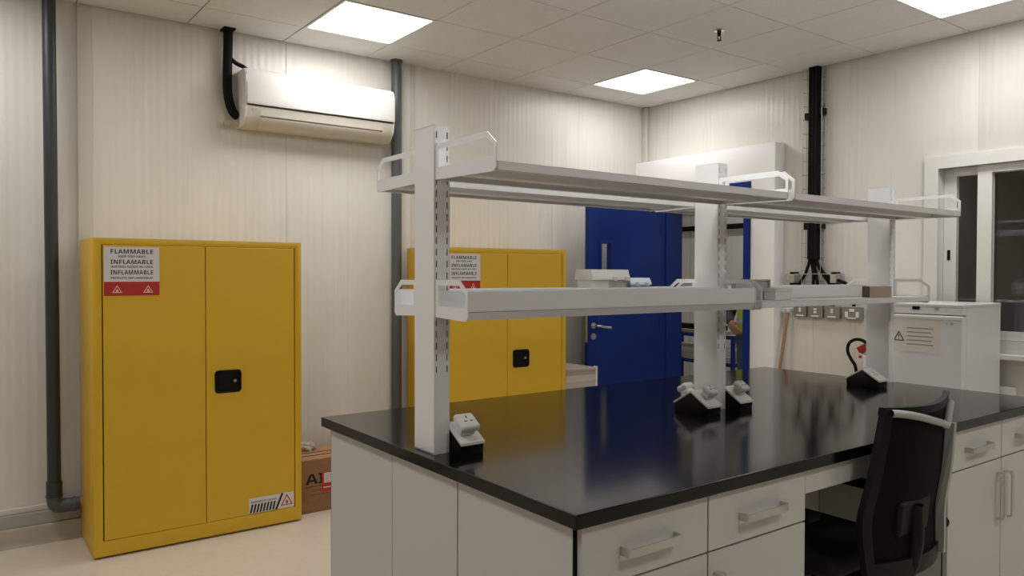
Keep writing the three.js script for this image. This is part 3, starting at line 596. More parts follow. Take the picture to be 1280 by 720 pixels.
// things on the shelves
{
  const t = thing('storage_box', 'white lidded plastic storage box on the lower shelf', 'box', [1.99, 1.356, -2.28]);
  const a = std(lin(0.68, 0.66, 0.60), 0.5), z0 = -2.335, z1 = -2.235;
  part(t, 'body', bx(2.045, 2.225, 1.357, 1.452, z0, z1, 0.006), a);
  part(t, 'lid', join(prismX([[z0 - 0.004, 1.447], [z1 + 0.005, 1.447], [z1 + 0.005, 1.456], [z1 - 0.006, 1.488], [z0 + 0.006, 1.488], [z0 - 0.004, 1.456]], 2.032, 2.238, [], 0.003)), a);
  for (const x of [2.14, 2.205]) part(t, 'clasp', bx(x, x + 0.022, 1.442, 1.462, z1 + 0.004, z1 + 0.010, 0.003), a);
  part(t, 'front_label', bx(2.125, 2.222, 1.385, 1.443, z1, z1 + 0.0015), std(lin(0.42, 0.40, 0.37), 0.5));
  const u = thing('storage_box', 'low pale blue plastic box beside the white lidded box', 'box', [2.31, 1.356, -2.28]);
  const b = std(lin(0.42, 0.53, 0.66), 0.45);
  part(u, 'body', bx(2.245, 2.36, 1.357, 1.43, z0, z1, 0.006), std(lin(0.45, 0.48, 0.52), 0.5));
  part(u, 'lid', prismX([[z0 - 0.003, 1.426], [z1 + 0.004, 1.426], [z1 + 0.004, 1.434], [z1 - 0.008, 1.455], [z0 + 0.008, 1.455], [z0 - 0.003, 1.434]], 2.242, 2.364, [], 0.002), std(lin(0.62, 0.66, 0.72), 0.45));
  for (const x of [2.27, 2.325]) part(u, 'clasp', bx(x, x + 0.018, 1.422, 1.438, z1 + 0.003, z1 + 0.008, 0.002), b);
  const c = thing('small_carton', 'small tan carton on the thin lower shelf by end upright', 'carton', [3.80, 1.358, -2.03]);
  part(c, 'body', bx(3.640, 3.850, 1.3585, 1.412, -2.030, -1.99, 0.002), std(lin(0.44, 0.36, 0.26), 0.8));
  part(c, 'tape', bx(3.6385, 3.6405, 1.3585, 1.4125, -2.029, -1.991), std(lin(0.10, 0.07, 0.04), 0.4), 'dark brown tape');
  const d = thing('metal_tray', 'flat grey metal tray leaning beside the middle upright', 'tray', [2.80, 1.358, -2.05]);
  part(d, 'panel', bx(2.672, 2.905, 1.359, 1.447, -2.062, -2.050, 0.002), std(lin(0.48, 0.48, 0.48), 0.4));
  part(d, 'rim', join(bx(2.668, 2.909, 1.443, 1.449, -2.064, -2.040, 0.001), bx(2.668, 2.674, 1.3585, 1.449, -2.064, -2.040, 0.001), bx(2.903, 2.909, 1.3585, 1.449, -2.064, -2.040, 0.001)), std(lin(0.52, 0.52, 0.52), 0.4));
  const e = thing('sample_box', 'small white box on the thin lower shelf', 'box', [2.96, 1.358, -2.0]);
  part(e, 'body', bx(2.865, 2.985, 1.3585, 1.405, -2.045, -1.985, 0.003), M.plasticWhite);
  part(e, 'lid', bx(2.862, 2.988, 1.396, 1.413, -2.048, -1.982, 0.003), M.plasticWhite);
}

// ------------------------------------------------------------------ fridge
{
  const x0 = 4.55, x1 = 5.05, z0 = -2.505, z1 = -1.954, top = 1.305;
  const t = thing('laboratory_fridge', 'white upright fridge standing below the window', 'fridge', [4.8, 0, -2.23]);
  const w = std(lin(0.82, 0.83, 0.82), 0.35);
  part(t, 'body', bx(x0 + 0.055, x1, 0.04, top - 0.012, z0, z1, 0.006), w);
  part(t, 'top', bx(x0 + 0.004, x1, top - 0.022, top, z0 - 0.002, z1 + 0.002, 0.006), M.pvcWhite);
  const cp = part(t, 'control_panel', bx(x0 + 0.006, x0 + 0.058, 1.243, top - 0.021, z0, z1, 0.006), w);
  part(cp, 'display', bx(x0 + 0.003, x0 + 0.008, 1.268, 1.288, -2.232, -2.190, 0.001), M.black, 'small black display');
  part(cp, 'button', join(bx(x0 + 0.003, x0 + 0.008, 1.270, 1.284, -2.105, -2.085, 0.002)), std(lin(0.3, 0.31, 0.3), 0.5));
  const d = part(t, 'door', bx(x0, x0 + 0.052, 0.09, 1.238, z0, z1, 0.008), w);
  part(d, 'handle_lip', bx(x0 - 0.006, x0 + 0.012, 1.212, 1.236, z0 + 0.004, z1 - 0.004, 0.006), M.pvcWhite);
  part(d, 'lock', join(cyl(V(x0 - 0.004, 1.195, -2.01), V(x0 + 0.004, 1.195, -2.01), 0.009), cyl(V(x0 - 0.004, 1.195, -2.035), V(x0 + 0.004, 1.195, -2.035), 0.006)), M.satin);
  part(t, 'seal', bx(x0 + 0.045, x0 + 0.06, 0.09, 1.245, z0 + 0.01, z1 - 0.006), std(lin(0.2, 0.2, 0.2), 0.7));
  part(t, 'plinth', bx(x0 + 0.06, x1 - 0.02, 0, 0.05, z0 + 0.02, z1 - 0.02), M.dark);
  const tex = canvasTex(512, 400, (c, W, Hh) => {
    c.fillStyle = '#e6e0db'; c.fillRect(0, 0, W, Hh);
    c.strokeStyle = '#3a2a2e'; c.lineWidth = 12; c.lineJoin = 'round'; c.beginPath(); c.moveTo(72, 175); c.lineTo(125, 275); c.lineTo(20, 275); c.closePath(); c.stroke();
    c.fillStyle = '#3a2a2e'; c.fillRect(67, 205, 11, 36); c.fillRect(67, 250, 11, 12);
    c.fillStyle = '#a59f9b'; for (let k = 0; k < 5; k++) { c.fillRect(160, 120 + k * 46, 285 - (k % 2) * 22, 15); }
  });
  const g = new THREE.PlaneGeometry(0.272, 0.205); g.rotateY(-Math.PI / 2); g.translate(x0 - 0.0015, 1.122, -2.208);
  part(d, 'notice', g, new THREE.MeshStandardMaterial({ map: tex, roughness: 0.6 }), 'white warning notice with triangle');
}

// ------------------------------------------------------------------ right wall: cable tray, cables, sockets, broom, extinguisher
const wire = std(lin(0.50, 0.50, 0.48), 0.4, 0.6);
{
  const x = XR - 0.012, gs = [], za = -3.285, zb = -3.135;
  for (const z of [za, za + 0.05, zb - 0.05, zb]) gs.push(cyl(V(x, 1.36, z), V(x, H, z), 0.0022, 0.0022, 6));
  for (const z of [za, zb]) gs.push(cyl(V(x - 0.05, 1.36, z), V(x - 0.05, H, z), 0.0022, 0.0022, 6));
  for (let y = 1.4; y < H; y += 0.1) { gs.push(cyl(V(x, y, za), V(x, y, zb), 0.0022, 0.0022, 6)); for (const z of [za, zb]) gs.push(cyl(V(x - 0.05, y, z), V(x, y, z), 0.0022, 0.0022, 6)); }
  const t = thing('cable_tray', 'upright wire cable tray carrying the thick black cable bundle', 'cable tray', [XR - 0.03, 1.36, -3.21]);
  part(t, 'wire_basket', join(gs), wire);
  for (const [y, z] of [[2.62, -3.145], [2.60, -3.262], [1.80, -3.145], [1.80, -3.262]]) part(t, 'clamp', bx(XR - 0.055, XR - 0.005, y, y + 0.05, z - 0.016, z + 0.016, 0.004), M.black);
  const hs = [];
  for (const y of [1.375, 1.425, 1.475]) hs.push(cyl(V(x, y, -3.45), V(x, y, -2.98), 0.0022, 0.0022, 6));
  for (const y of [1.375, 1.475]) hs.push(cyl(V(x - 0.05, y, -3.45), V(x - 0.05, y, -2.98), 0.0022, 0.0022, 6));
  for (let z = -3.45; z < -2.97; z += 0.0783) { hs.push(cyl(V(x, 1.375, z), V(x, 1.475, z), 0.0022, 0.0022, 6)); for (const y of [1.375, 1.475]) hs.push(cyl(V(x - 0.05, y, z), V(x, y, z), 0.0022, 0.0022, 6)); }
  const u = thing('cable_tray', 'level wire cable tray above the wall sockets', 'cable tray', [XR - 0.03, 1.375, -3.215]);
  part(u, 'wire_basket', join(hs), wire);
  for (const z of [-3.36, -3.03]) {
    const c = part(u, 'clamp', bx(XR - 0.075, XR - 0.002, 1.412, 1.472, z - 0.022, z + 0.022, 0.004), M.satin);
    part(c, 'bolt', bx(XR - 0.07, XR - 0.006, 1.474, 1.490, z - 0.018, z + 0.018, 0.003), M.black);
    part(c, 'bolt', bx(XR - 0.07, XR - 0.006, 1.394, 1.410, z - 0.018, z + 0.018, 0.003), M.black);
  }
  const b = thing('cable_bundle', 'thick black cable bundle descending the wall and fanning out', 'cables', [XR - 0.04, 1.2, -3.205]);
  const gsC = [];
  for (let k = 0; k < 9; k++) { const dz = (k % 3 - 1) * 0.025, dx = Math.floor(k / 3) * 0.017; gsC.push(cyl(V(XR - 0.02 - dx, 1.58, -3.205 + dz), V(XR - 0.02 - dx, H + 0.01, -3.205 + dz), 0.0135, 0.0135, 10)); }
  part(b, 'bundle', join(gsC), M.rubber);
  for (const [z, dz, r] of [[-3.318, -0.028, 0.011], [-3.205, -0.012, 0.011], [-3.172, 0.004, 0.011], [-3.075, 0.02, 0.012], [-3.055, 0.024, 0.010]]) part(b, 'cable', tube([V(XR - 0.035, 1.61, -3.205 + dz), V(XR - 0.036, 1.565, -3.205 + dz * 1.2), V(XR - 0.036, 1.475, z - (z + 3.205) * 0.42), V(XR - 0.034, 1.39, z), V(XR - 0.022, 1.24, z)], r, 30, 8), M.rubber);
  part(b, 'cable', tube([V(XR - 0.04, 1.60, -3.18), V(XR - 0.042, 1.54, -3.165), V(XR - 0.045, 1.475, -3.11), V(XR - 0.045, 1.435, -3.02), V(XR - 0.042, 1.405, -2.945), V(XR - 0.03, 1.34, -2.905), V(XR - 0.022, 1.25, -2.90)], 0.012, 40, 8), M.rubber);
}
{
  const metal = std(lin(0.30, 0.30, 0.29), 0.38, 0.5);
  const names = ['metal single wall socket nearest the broom', 'metal wall switch plate with two rockers', 'metal single wall socket beside the switch plate', 'metal double wall socket nearest the fire extinguisher'];
  [[-3.36, -3.262], [-3.243, -3.13], [-3.112, -3.0], [-2.972, -2.838]].forEach(([z0, z1], i) => {
    const t = thing('wall_socket', names[i], 'socket', [XR, 1.155, (z0 + z1) / 2], 'metal wall sockets below the cable tray');
    part(t, 'back_box', bx(XR - 0.034, XR, 1.157, 1.245, z0, z1, 0.003), metal);
    part(t, 'face_plate', bx(XR - 0.040, XR - 0.033, 1.155, 1.247, z0 - 0.002, z1 + 0.002, 0.002), metal);
    const c = (z0 + z1) / 2, X0 = XR - 0.043, X1 = XR - 0.039;
    if (i === 1) for (const y of [1.19, 1.212]) part(t, 'rocker', bx(X0, X1, y, y + 0.014, c - 0.012, c + 0.012, 0.002), M.plasticWhite);
    else if (i === 3) { part(t, 'rocker', bx(X0, X1, 1.212, 1.232, c - 0.018, c + 0.018, 0.002), M.plasticWhite); for (const s of [-1, 1]) part(t, 'outlet', join(bx(X0, X1, 1.172, 1.212, c + s * 0.04 - 0.011, c + s * 0.04 + 0.011, 0.002)), M.plasticWhite); part(t, 'label_strip', bx(X0, X1, 1.163, 1.172, c - 0.03, c + 0.03), M.plasticWhite); }
    else part(t, 'rocker', bx(X0, X1, 1.195, 1.227, c - 0.009, c + 0.009, 0.002), M.plasticWhite);
    if (i !== 3) part(t, 'label_strip', bx(X0, X1, 1.165, 1.175, c - 0.03, c + 0.03), M.plasticWhite);
  });
}
{
  const wood = new THREE.MeshStandardMaterial({ map: dataTex(128, (x, y) => { const v = 0.5 + 0.5 * Math.sin(x * 0.4 + Math.sin(y * 0.05) * 2); return mixc([150, 108, 72], [178, 134, 94], v); }, true, [4, 1]), roughness: 0.6 });
  const t = thing('broom', 'wooden broom handle leaning on the wall by the door surround', 'broom', [4.86, 0, -3.40]);
  part(t, 'handle', cyl(V(4.885, 0.08, -3.452), V(5.075, 1.185, -3.408), 0.0115, 0.0115, 12), wood);
  part(t, 'head', bx(4.82, 4.92, 0.05, 0.09, -3.60, -3.30, 0.01), wood);
  part(t, 'bristles', bx(4.825, 4.915, 0.0, 0.055, -3.595, -3.305, 0.008), M.rubber);
  const c = thing('broom_clip', 'small white wall clip holding the broom handle', 'clip', [XR, 1.19, -3.42]);
  part(c, 'plate', bx(XR - 0.014, XR, 1.17, 1.225, -3.45, -3.385, 0.004), M.plasticWhite);
  part(c, 'jaw', join(bx(XR - 0.062, XR - 0.01, 1.19, 1.216, -3.445, -3.432, 0.003), bx(XR - 0.062, XR - 0.01, 1.19, 1.216, -3.404, -3.391, 0.003)), M.plasticWhite);
}
{
  const x = 5.0, z = -2.745, red = std(lin(0.34, 0.018, 0.014), 0.3);
  const t = thing('fire_extinguisher', 'red fire extinguisher with black hose hung behind the rack', 'extinguisher', [x, 0.32, z]);
  const prof = [[0, 0.32], [0.06, 0.32], [0.066, 0.335], [0.066, 0.74], [0.058, 0.785], [0.035, 0.815], [0.022, 0.825], [0.022, 0.85]].map(p => new THREE.Vector2(...p));
  part(t, 'cylinder', clean(new THREE.LatheGeometry(prof, 28).translate(x, 0, z)), red);
  part(t, 'collar', join(cyl(V(x, 0.845, z), V(x, 0.90, z), 0.030, 0.026), bx(x - 0.02, x + 0.02, 0.88, 0.925, z - 0.03, z + 0.02, 0.006)), M.plasticWhite);
  part(t, 'handle', join(prismX([[z - 0.03, 0.935], [z - 0.055, 0.94], [z - 0.075, 0.972], [z - 0.03, 1.0], [z + 0.09, 1.03], [z + 0.09, 1.015], [z - 0.01, 0.96]], x - 0.011, x + 0.011, [], 0.003), bx(x - 0.010, x + 0.010, 0.905, 0.922, z - 0.06, z + 0.075, 0.004)), red, 'red squeeze handle');
  part(t, 'valve', cyl(V(x, 0.90, z), V(x, 0.95, z), 0.014), M.satin);
  part(t, 'hose', tube([V(x, 0.985, z + 0.01), V(x, 1.022, z - 0.03), V(x, 1.028, z - 0.085), V(x, 0.998, z - 0.132), V(x, 0.945, z - 0.142), V(x, 0.893, z - 0.118), V(x, 0.85, z - 0.088), V(x, 0.78, z - 0.078), V(x, 0.60, z - 0.078)], 0.011, 60, 10), M.rubber, 'black rubber hose');
  part(t, 'wall_bracket', bx(x + 0.066, XR, 0.60, 0.66, z - 0.02, z + 0.02, 0.003), M.black);
}
{
  const t = thing('wall_trunking', 'short white cable trunking on the wall below the window', 'trunking', [XR - 0.02, 0.76, -1.9]);
  part(t, 'channel', bx(XR - 0.04, XR, 0.755, 0.80, -1.975, -1.885, 0.003), M.plasticWhite);
  part(t, 'cover', bx(XR - 0.043, XR - 0.036, 0.752, 0.803, -1.978, -1.882, 0.002), M.plasticWhite);
}

// ------------------------------------------------------------------ office chair tucked into the knee space
{
  const cx = 2.612, t = thing('office_chair', 'black mesh-backed office chair tucked under the bench', 'chair', [cx, 0, -1.60]);
  const cl = (v, a, b) => Math.min(b, Math.max(a, v));
  const halfL = y => y > 0.70 ? 0.242 - (y - 0.70) / 0.33 * 0.064 : 0.242 - Math.pow((0.70 - y) / 0.24, 2) * 0.05, halfR = y => 0.205 + 0.012 * cl((1.0 - y) / 0.3, 0, 1);
  const surf = (u, y, off = 0) => { const yy = y + 0.026 * Math.pow(Math.max(0, u), 2) * cl((y - 0.86) / 0.17, 0, 1), lean = -1.318 + (y - 0.46) / 0.58 * 0.045 - 0.012 * Math.exp(-Math.pow((y - 0.66) / 0.1, 2)); return V(cx + u * (u < 0 ? halfL(y) : halfR(y)), yy, lean + 0.014 * u + 0.045 * (1 - u * u) + off); };
  // mesh panel: thin solid sheet
  const NU = 20, NV = 26, Y0 = 0.47, Y1 = 1.035, topY = u => Y1 + 0.012 * u;
  const sheet = (u0, u1, y0, y1, off, thick, nu, nv) => {
    const pos = [], idx = [];
    for (let s = 0; s < 2; s++) for (let j = 0; j <= nv; j++) for (let i = 0; i <= nu; i++) { const u = u0 + (u1 - u0) * i / nu, y = y0 + (y1 - y0) * j / nv, p = surf(u, y, off + (s ? thick : 0)); pos.push(p.x, p.y, p.z); }
    const W = nu + 1, N = W * (nv + 1), q = (a, b, c, d) => idx.push(a, b, c, a, c, d);
    for (let j = 0; j < nv; j++) for (let i = 0; i < nu; i++) { const a = j * W + i; q(a, a + W, a + W + 1, a + 1); q(N + a, N + a + 1, N + a + W + 1, N + a + W); }
    for (let i = 0; i < nu; i++) { q(i, i + 1, N + i + 1, N + i); const a = nv * W + i; q(a, N + a, N + a + 1, a + 1); }
    for (let j = 0; j < nv; j++) { const a = j * W; q(a, N + a, N + a + W, a + W); const b = a + nu; q(b, b + W, N + b + W, N + b); }
    const g = new THREE.BufferGeometry(); g.setAttribute('position', new THREE.Float32BufferAttribute(pos, 3)); g.setIndex(idx); g.computeVertexNormals();
    return clean(toCreasedNormals(g, 0.7));
  };
  const meshBlack = matte(lin(0.004, 0.004, 0.0042), 0.8, 0.25), frameBlack = matte(lin(0.008, 0.008, 0.0085), 0.5, 0.4);
  part(t, 'mesh_back', sheet(-0.97, 0.97, Y0 + 0.01, Y1 - 0.005, 0, 0.004, NU, NV), meshBlack, 'black mesh panel');
  part(t, 'side_rail', sheet(-1.0, -0.86, Y0, Y1, -0.006, 0.022, 4, NV), frameBlack);
  { // right rail: upright bar standing proud of the back
    const pts = []; for (let k = 0; k <= 10; k++) { const y = 0.955 - 0.465 * k / 10; pts.push([surf(1, y).z - 0.004, y]); } for (let k = 10; k >= 0; k--) { const y = 0.955 - 0.465 * k / 10; pts.push([surf(1, y).z + 0.038, y]); }
    const g = prismX(pts, -0.008, 0.008), p = g.attributes.position; for (let i = 0; i < p.count; i++) { const y = p.getY(i); p.setX(i, p.getX(i) + cx + halfR(y)); }
    g.computeVertexNormals(); part(t, 'side_rail', g, M.chairGrey, 'grey plastic side rail');
  }
  part(t, 'side_rail', sheet(0.9, 1.0, Y0, Y1, -0.008, 0.014, 4, NV), frameBlack);
  part(t, 'top_rail', sheet(-1.0, 1.0, Y1 - 0.022, Y1 + 0.004, -0.010, 0.020, NU, 3), frameBlack);
  part(t, 'bottom_rail', sheet(-0.98, 0.98, Y0 - 0.005, Y0 + 0.055, -0.006, 0.022, NU, 3), frameBlack);
  // grey bow across the back below the top
  const bow = []; for (let k = 0; k <= 14; k++) { const u = -0.9 + 1.9 * k / 14, y = 1.022 - 0.075 * Math.pow(Math.min(1, k / 12), 1.5) + (k > 12 ? 0.03 * (k - 12) : 0); bow.push(surf(u, y, 0.016)); }
  const bowG = tube(bow, 0.0125, 60, 8); part(t, 'back_bow', bowG, M.chairGrey, 'grey plastic bow across the back');
  part(t, 'lumbar_pad', clean(new RoundedBoxGeometry(0.20, 0.12, 0.03, 4, 0.014).rotateX(0.1).translate(cx, 0.66, -1.275)), frameBlack);
  part(t, 'knob', cyl(V(cx + 0.222, 0.585, -1.29), V(cx + 0.262, 0.585, -1.29), 0.026, 0.022), M.rubber, 'black lumbar knob');
  part(t, 'spine', tube([V(cx, 0.70, -1.262), V(cx, 0.56, -1.262), V(cx, 0.44, -1.30), V(cx, 0.40, -1.40), V(cx, 0.40, -1.55)], 0.026, 30, 10), frameBlack);
  part(t, 'seat', clean(new RoundedBoxGeometry(0.49, 0.075, 0.47, 5, 0.035).translate(cx, 0.475, -1.64)), std(lin(0.006, 0.006, 0.0065), 0.85));
  part(t, 'seat_pan', bx(cx - 0.16, cx + 0.16, 0.395, 0.445, -1.76, -1.50, 0.015), frameBlack);
  for (const s of [-1, 1]) {
    const arm = part(t, 'armrest', tube([V(cx + s * 0.17, 0.42, -1.55), V(cx + s * 0.255, 0.425, -1.55), V(cx + s * 0.275, 0.47, -1.55), V(cx + s * 0.275, 0.64, -1.545)], 0.017, 30, 8), frameBlack);
    part(arm, 'arm_pad', clean(new RoundedBoxGeometry(0.075, 0.028, 0.25, 4, 0.013).translate(cx + s * 0.275, 0.652, -1.58)), M.rubber);
  }
  part(t, 'gas_lift', join(cyl(V(cx, 0.10, -1.63), V(cx, 0.26, -1.63), 0.03), cyl(V(cx, 0.26, -1.63), V(cx, 0.40, -1.63), 0.016)), M.black);
  for (let k = 0; k < 5; k++) {
    const a = k * Math.PI * 2 / 5 + 0.3, e = V(cx + 0.27 * Math.cos(a), 0.085, -1.63 + 0.27 * Math.sin(a));
    const leg = part(t, 'base_leg', cyl(V(cx, 0.125, -1.63), e, 0.03, 0.018, 10), frameBlack);
    const side = V(-Math.sin(a), 0, Math.cos(a));
    part(leg, 'caster', join(cyl(V(e.x, 0.028, e.z).addScaledVector(side, -0.024), V(e.x, 0.028, e.z).addScaledVector(side, -0.006), 0.028), cyl(V(e.x, 0.028, e.z).addScaledVector(side, 0.006), V(e.x, 0.028, e.z).addScaledVector(side, 0.024), 0.028), cyl(V(e.x, 0.03, e.z), V(e.x, 0.085, e.z), 0.009)), M.rubber);
  }
}

// ------------------------------------------------------------------ beyond the doorway: trolley and worker
{
  const t = thing('platform_trolley', 'blue steel frame trolley loaded with boards beyond the doorway', 'trolley', [6.5, 0, -5.4]);
  const p0 = V(6.34, 0, -6.05), p1 = V(6.28, 0, -4.83), d = p1.clone().sub(p0).normalize(), n = V(-d.z, 0, d.x).multiplyScalar(-1), wdt = 0.55;
  const at = (s, w, y) => p0.clone().addScaledVector(d, s).addScaledVector(n, w).setY(y), Lg = p1.distanceTo(p0);
  const bar = (a, b, h) => { const g = new THREE.BoxGeometry(0.035, h, a.distanceTo(b)); g.lookAt(b.clone().sub(a)); g.translate((a.x + b.x) / 2, (a.y + b.y) / 2, (a.z + b.z) / 2); return g; };
  const back = n.x > 0 ? 1 : -1;
  for (const s of [0, Lg]) for (const w of [0, wdt * back]) part(t, 'post', bx(at(s, w, 0).x - 0.018, at(s, w, 0).x + 0.018, 0.06, 0.86, at(s, w, 0).z - 0.018, at(s, w, 0).z + 0.018, 0.003), M.blue);
  for (const y of [0.565, 0.840]) { for (const w of [0, wdt * back]) part(t, 'beam', bar(at(0, w, y), at(Lg, w, y), 0.035), M.blue); for (const s of [0, Lg]) part(t, 'beam', bar(at(s, 0, y), at(s, wdt * back, y), 0.035), M.blue); }
  for (const s of [0, Lg]) for (const w of [0, wdt * back]) part(t, 'wheel', cyl(at(s, w - 0.015, 0.04), at(s, w + 0.015, 0.04), 0.04), M.rubber);
  const turn = Math.atan2(d.x, d.z);
  const board = (y, h, wd, s0, s1, w, m, label, name = 'timber_board') => { const g = new RoundedBoxGeometry(wd, h, s1 - s0, 2, 0.003); g.rotateY(turn); const c = at((s0 + s1) / 2, w * back, y + h / 2); g.translate(c.x, c.y, c.z); solo(name, clean(g), m, label, name === 'timber_board' ? 'board' : 'sheet', 'boards loaded on the blue trolley'); };
  const w1 = std(lin(0.42, 0.31, 0.2), 0.7), w2 = std(lin(0.5, 0.44, 0.36), 0.7), w3 = std(lin(0.55, 0.54, 0.52), 0.6);
  board(0.860, 0.03, 0.14, 0.05, Lg - 0.12, 0.09, w1, 'brown board lying on the top beams of the blue trolley');
  board(0.860, 0.03, 0.14, 0.05, Lg - 0.2, 0.27, w2, 'pale board lying beside the brown board on the trolley');
  board(0.890, 0.05, 0.14, 0.0, Lg - 0.25, 0.14, M.rubber, 'black package lying on the boards of the trolley', 'package');
  board(0.585, 0.05, 0.5, 0.03, Lg - 0.06, 0.28, w2, 'pale thick board on the lower beams of the blue trolley');
  board(0.635, 0.06, 0.4, 0.1, Lg - 0.04, 0.28, w3, 'white sheet stack on the pale thick lower board', 'sheet');
}
function sdfMesh(fn, c, half, res) {
  const mc = new MarchingCubes(res, new THREE.MeshBasicMaterial(), false, false, 120000); mc.isolation = 0;
  const hs = res / 2;
  for (let k = 0; k < res; k++) for (let j = 0; j < res; j++) for (let i = 0; i < res; i++) mc.field[i + j * res + k * res * res] = -fn(c.x + (i - hs) / hs * half, c.y + (j - hs) / hs * half, c.z + (k - hs) / hs * half);
  mc.update();
  const n = mc.count, g = new THREE.BufferGeometry();
  const pos = mc.positionArray.slice(0, n * 3), nor = mc.normalArray.slice(0, n * 3);
  for (let i = 0; i < n; i++) { pos[3 * i] = pos[3 * i] * half + c.x; pos[3 * i + 1] = pos[3 * i + 1] * half + c.y; pos[3 * i + 2] = pos[3 * i + 2] * half + c.z; }
  g.setAttribute('position', new THREE.BufferAttribute(pos, 3)); g.setAttribute('normal', new THREE.BufferAttribute(nor, 3));
  g.computeVertexNormals();
  return metreUV(g);
}
{
  const capsule = (a, b, ra, rb) => { const ax = a[0], ay = a[1], az = a[2], bx_ = b[0] - ax, by = b[1] - ay, bz = b[2] - az, L2 = bx_ * bx_ + by * by + bz * bz || 1e-9; return (x, y, z) => { const px = x - ax, py = y - ay, pz = z - az, t = Math.min(1, Math.max(0, (px * bx_ + py * by + pz * bz) / L2)); return Math.hypot(px - bx_ * t, py - by * t, pz - bz * t) - (ra + (rb - ra) * t); }; };
  const ell = (c, r) => (x, y, z) => { const k = Math.hypot((x - c[0]) / r[0], (y - c[1]) / r[1], (z - c[2]) / r[2]); return (k - 1) * Math.min(...r); };
  const smin = (list, k) => (x, y, z) => { let d = 1e9; for (const f of list) { const v = f(x, y, z), h = Math.max(k - Math.abs(d - v), 0) / k; d = Math.min(d, v) - h * h * k * 0.25; } return d; };
  const cut = (f, y0, y1) => (x, y, z) => Math.max(f(x, y, z), y0 - y, y - y1);
  // local frame: figure faces -z (towards the trolley end), x to its right
  const arm = { sh: [0.19, 1.42, 0], el: [0.305, 1.16, -0.02], wr: [0.150, 1.09, -0.185], sh2: [-0.19, 1.42, 0], el2: [-0.26, 1.13, 0.05], wr2: [-0.25, 0.88, 0.0] };
  const torso = [ell([0, 1.25, 0], [0.18, 0.24, 0.115]), ell([0, 1.02, 0.005], [0.165, 0.16, 0.115]), capsule([-0.12, 1.43, 0], [0.12, 1.43, 0], 0.07, 0.07)];
  const legs = [capsule([-0.095, 0.93, 0], [-0.105, 0.5, -0.01], 0.092, 0.062), capsule([-0.105, 0.5, -0.01], [-0.11, 0.08, 0.02], 0.06, 0.042), capsule([0.095, 0.93, 0], [0.105, 0.5, -0.01], 0.092, 0.062), capsule([0.105, 0.5, -0.01], [0.11, 0.08, 0.02], 0.06, 0.042)];
  const feet = [capsule([-0.11, 0.05, 0.04], [-0.115, 0.035, -0.15], 0.045, 0.036), capsule([0.11, 0.05, 0.04], [0.115, 0.035, -0.15], 0.045, 0.036)];
  const arms = [capsule(arm.sh, arm.el, 0.055, 0.042), capsule(arm.el, arm.wr, 0.042, 0.028), capsule(arm.sh2, arm.el2, 0.055, 0.042), capsule(arm.el2, arm.wr2, 0.042, 0.028)];
  const head = [capsule([0, 1.46, 0.005], [0, 1.58, -0.005], 0.055, 0.052), ell([0, 1.665, -0.01], [0.074, 0.108, 0.092]), ell([0, 1.60, -0.045], [0.05, 0.05, 0.05]), ell([0, 1.655, -0.104], [0.013, 0.024, 0.018]), ell([-0.076, 1.655, 0.0], [0.012, 0.032, 0.02]), ell([0.076, 1.655, 0.0], [0.012, 0.032, 0.02])];
  const at = V(5.92, 0, -4.31), turn = 1.5;
  const t = thing('person', 'person in yellow vest and blue trousers with one hand before the waist', 'person', [at.x, 0, at.z]); t.rotation.y = turn; t.scale.setScalar(0.955);
  const add = (n, g, m, parent = t) => { const q = new THREE.Mesh(g, m); q.name = n; q.castShadow = q.receiveShadow = true; parent.add(q); return q; };
  const skin = std(lin(0.36, 0.17, 0.105), 0.55);
  // hands: palm and five bent fingers each
  function hand(w, fw, side) {                                       // w wrist, fw forward direction, side = thumb side
    const F = V(...fw).normalize(), S = V(...side).normalize(), N = F.clone().cross(S).normalize(), p = (f, s, n) => V(...w).addScaledVector(F, f).addScaledVector(S, s).addScaledVector(N, n), a = v => [v.x, v.y, v.z];
    const list = [capsule(a(p(0.0, 0, 0)), a(p(0.03, 0, 0)), 0.027, 0.026), capsule(a(p(0.035, 0.022, 0)), a(p(0.08, 0.028, 0)), 0.019, 0.015), capsule(a(p(0.035, -0.02, 0)), a(p(0.078, -0.028, 0)), 0.019, 0.014), capsule(a(p(0.035, 0, 0)), a(p(0.083, 0, 0)), 0.02, 0.015)];
    const fingers = [[0.030, 0.040, 0.026, 0.019], [0.010, 0.045, 0.029, 0.02], [-0.010, 0.042, 0.027, 0.019], [-0.029, 0.033, 0.02, 0.016]].map(([s, l1, l2, l3]) => {
      const b = p(0.082, s, 0), m = p(0.082 + l1 * 0.93, s * 1.12, -l1 * 0.35), e = p(0.082 + l1 * 0.93 + l2 * 0.72, s * 1.14, -l1 * 0.35 - l2 * 0.68), q = p(0.082 + l1 * 0.93 + l2 * 0.72 + l3 * 0.45, s * 1.14, -l1 * 0.35 - l2 * 0.68 - l3 * 0.87);
      return smin([capsule(a(b), a(m), 0.0098, 0.0092), capsule(a(m), a(e), 0.0092, 0.0085), capsule(a(e), a(q), 0.0085, 0.0078)], 0.004);
    });
    const th = smin([capsule(a(p(0.022, 0.024, 0)), a(p(0.055, 0.052, -0.012)), 0.014, 0.0115), capsule(a(p(0.055, 0.052, -0.012)), a(p(0.085, 0.06, -0.026)), 0.0115, 0.0095)], 0.006);
    const palm = smin(list, 0.02), all = (x, y, z) => Math.min(smin([palm, th], 0.012)(x, y, z), ...fingers.map(f => smin([palm, f], 0.004)(x, y, z)));
    const c = p(0.07, 0, -0.02);
    return sdfMesh(all, c, 0.13, 84);
  }
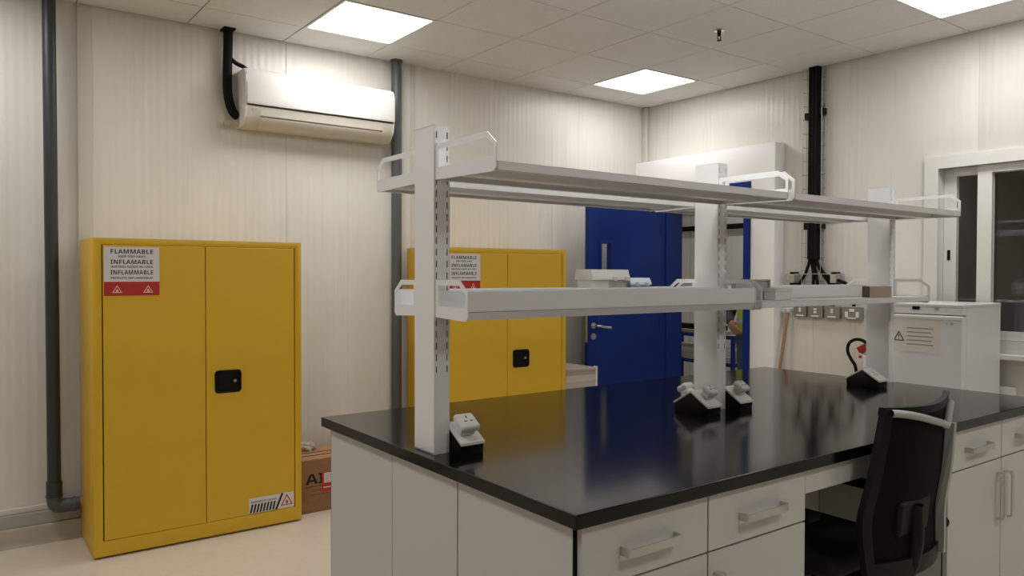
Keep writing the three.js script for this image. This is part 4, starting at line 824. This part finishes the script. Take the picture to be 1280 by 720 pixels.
  const skinG = [sdfMesh(smin(head, 0.03), V(0, 1.6, 0), 0.2, 76), hand(arm.wr, [-0.62, -0.75, -0.1], [-0.75, 0.62, -0.2]), hand(arm.wr2, [0, -1, -0.1], [0.1, 0, -1]), sdfMesh(smin([...torso.map(f => (x, y, z) => f(x, y, z) + 0.012), ...legs.map(f => (x, y, z) => f(x, y, z) + 0.010), ...arms.map(f => (x, y, z) => f(x, y, z) + 0.006)], 0.05), V(0, 0.80, 0), 0.78, 100)];
  const body = add('body', join(skinG), skin);
  add('trousers', sdfMesh(cut(smin([...legs.map(f => (x, y, z) => f(x, y, z) - 0.012), ell([0, 0.94, 0], [0.17, 0.13, 0.118])], 0.06), 0.07, 1.03), V(0, 0.55, 0), 0.56, 90), std(lin(0.035, 0.055, 0.11), 0.85), body).userData.label = 'blue work trousers';
  add('shirt', sdfMesh(smin([...torso, ...arms.map(f => (x, y, z) => f(x, y, z) - 0.008)], 0.05), V(0, 1.2, 0), 0.40, 88), std(lin(0.03, 0.032, 0.04), 0.85), body).userData.label = 'dark long-sleeved shirt';
  add('vest', sdfMesh(cut(smin(torso.map(f => (x, y, z) => f(x, y, z) - 0.016), 0.05), 0.93, 1.475), V(0, 1.2, 0), 0.34, 76), std(lin(0.48, 0.60, 0.06), 0.7), body).userData.label = 'yellow-green safety vest';
  const band = f => cut((x, y, z) => f(x, y, z) - 0.019, 1.075, 1.12);
  add('vest_band', sdfMesh(band(smin(torso, 0.05)), V(0, 1.1, 0), 0.26, 110), std(lin(0.55, 0.55, 0.52), 0.3), body);
  for (const s of [-1, 1]) add('boot', sdfMesh((x, y, z) => Math.max(feet[s < 0 ? 0 : 1](x, y, z) - 0.008, -y), V(s * 0.112, 0.08, -0.05), 0.17, 44), M.rubber, body);
  add('hair', sdfMesh((x, y, z) => Math.max(ell([0, 1.675, 0.0], [0.081, 0.110, 0.098])(x, y, z), -(y - 1.70 + z * -0.9 + 0.0)), V(0, 1.68, 0), 0.15, 60), std(lin(0.015, 0.012, 0.01), 0.7), body);
  const eye = (x) => new THREE.SphereGeometry(0.011, 12, 8).translate(x, 1.672, -0.092);
  add('eyes', mergeGeometries([eye(-0.03), eye(0.03)]), std(lin(0.05, 0.04, 0.035), 0.2), body);
  add('mouth', new RoundedBoxGeometry(0.042, 0.01, 0.01, 2, 0.004).translate(0, 1.607, -0.094), std(lin(0.26, 0.09, 0.08), 0.5), body);
}

scene.traverse(o => { if (o.isMesh) { o.castShadow = true; o.receiveShadow = true; } });
renderer.render(scene, camera);
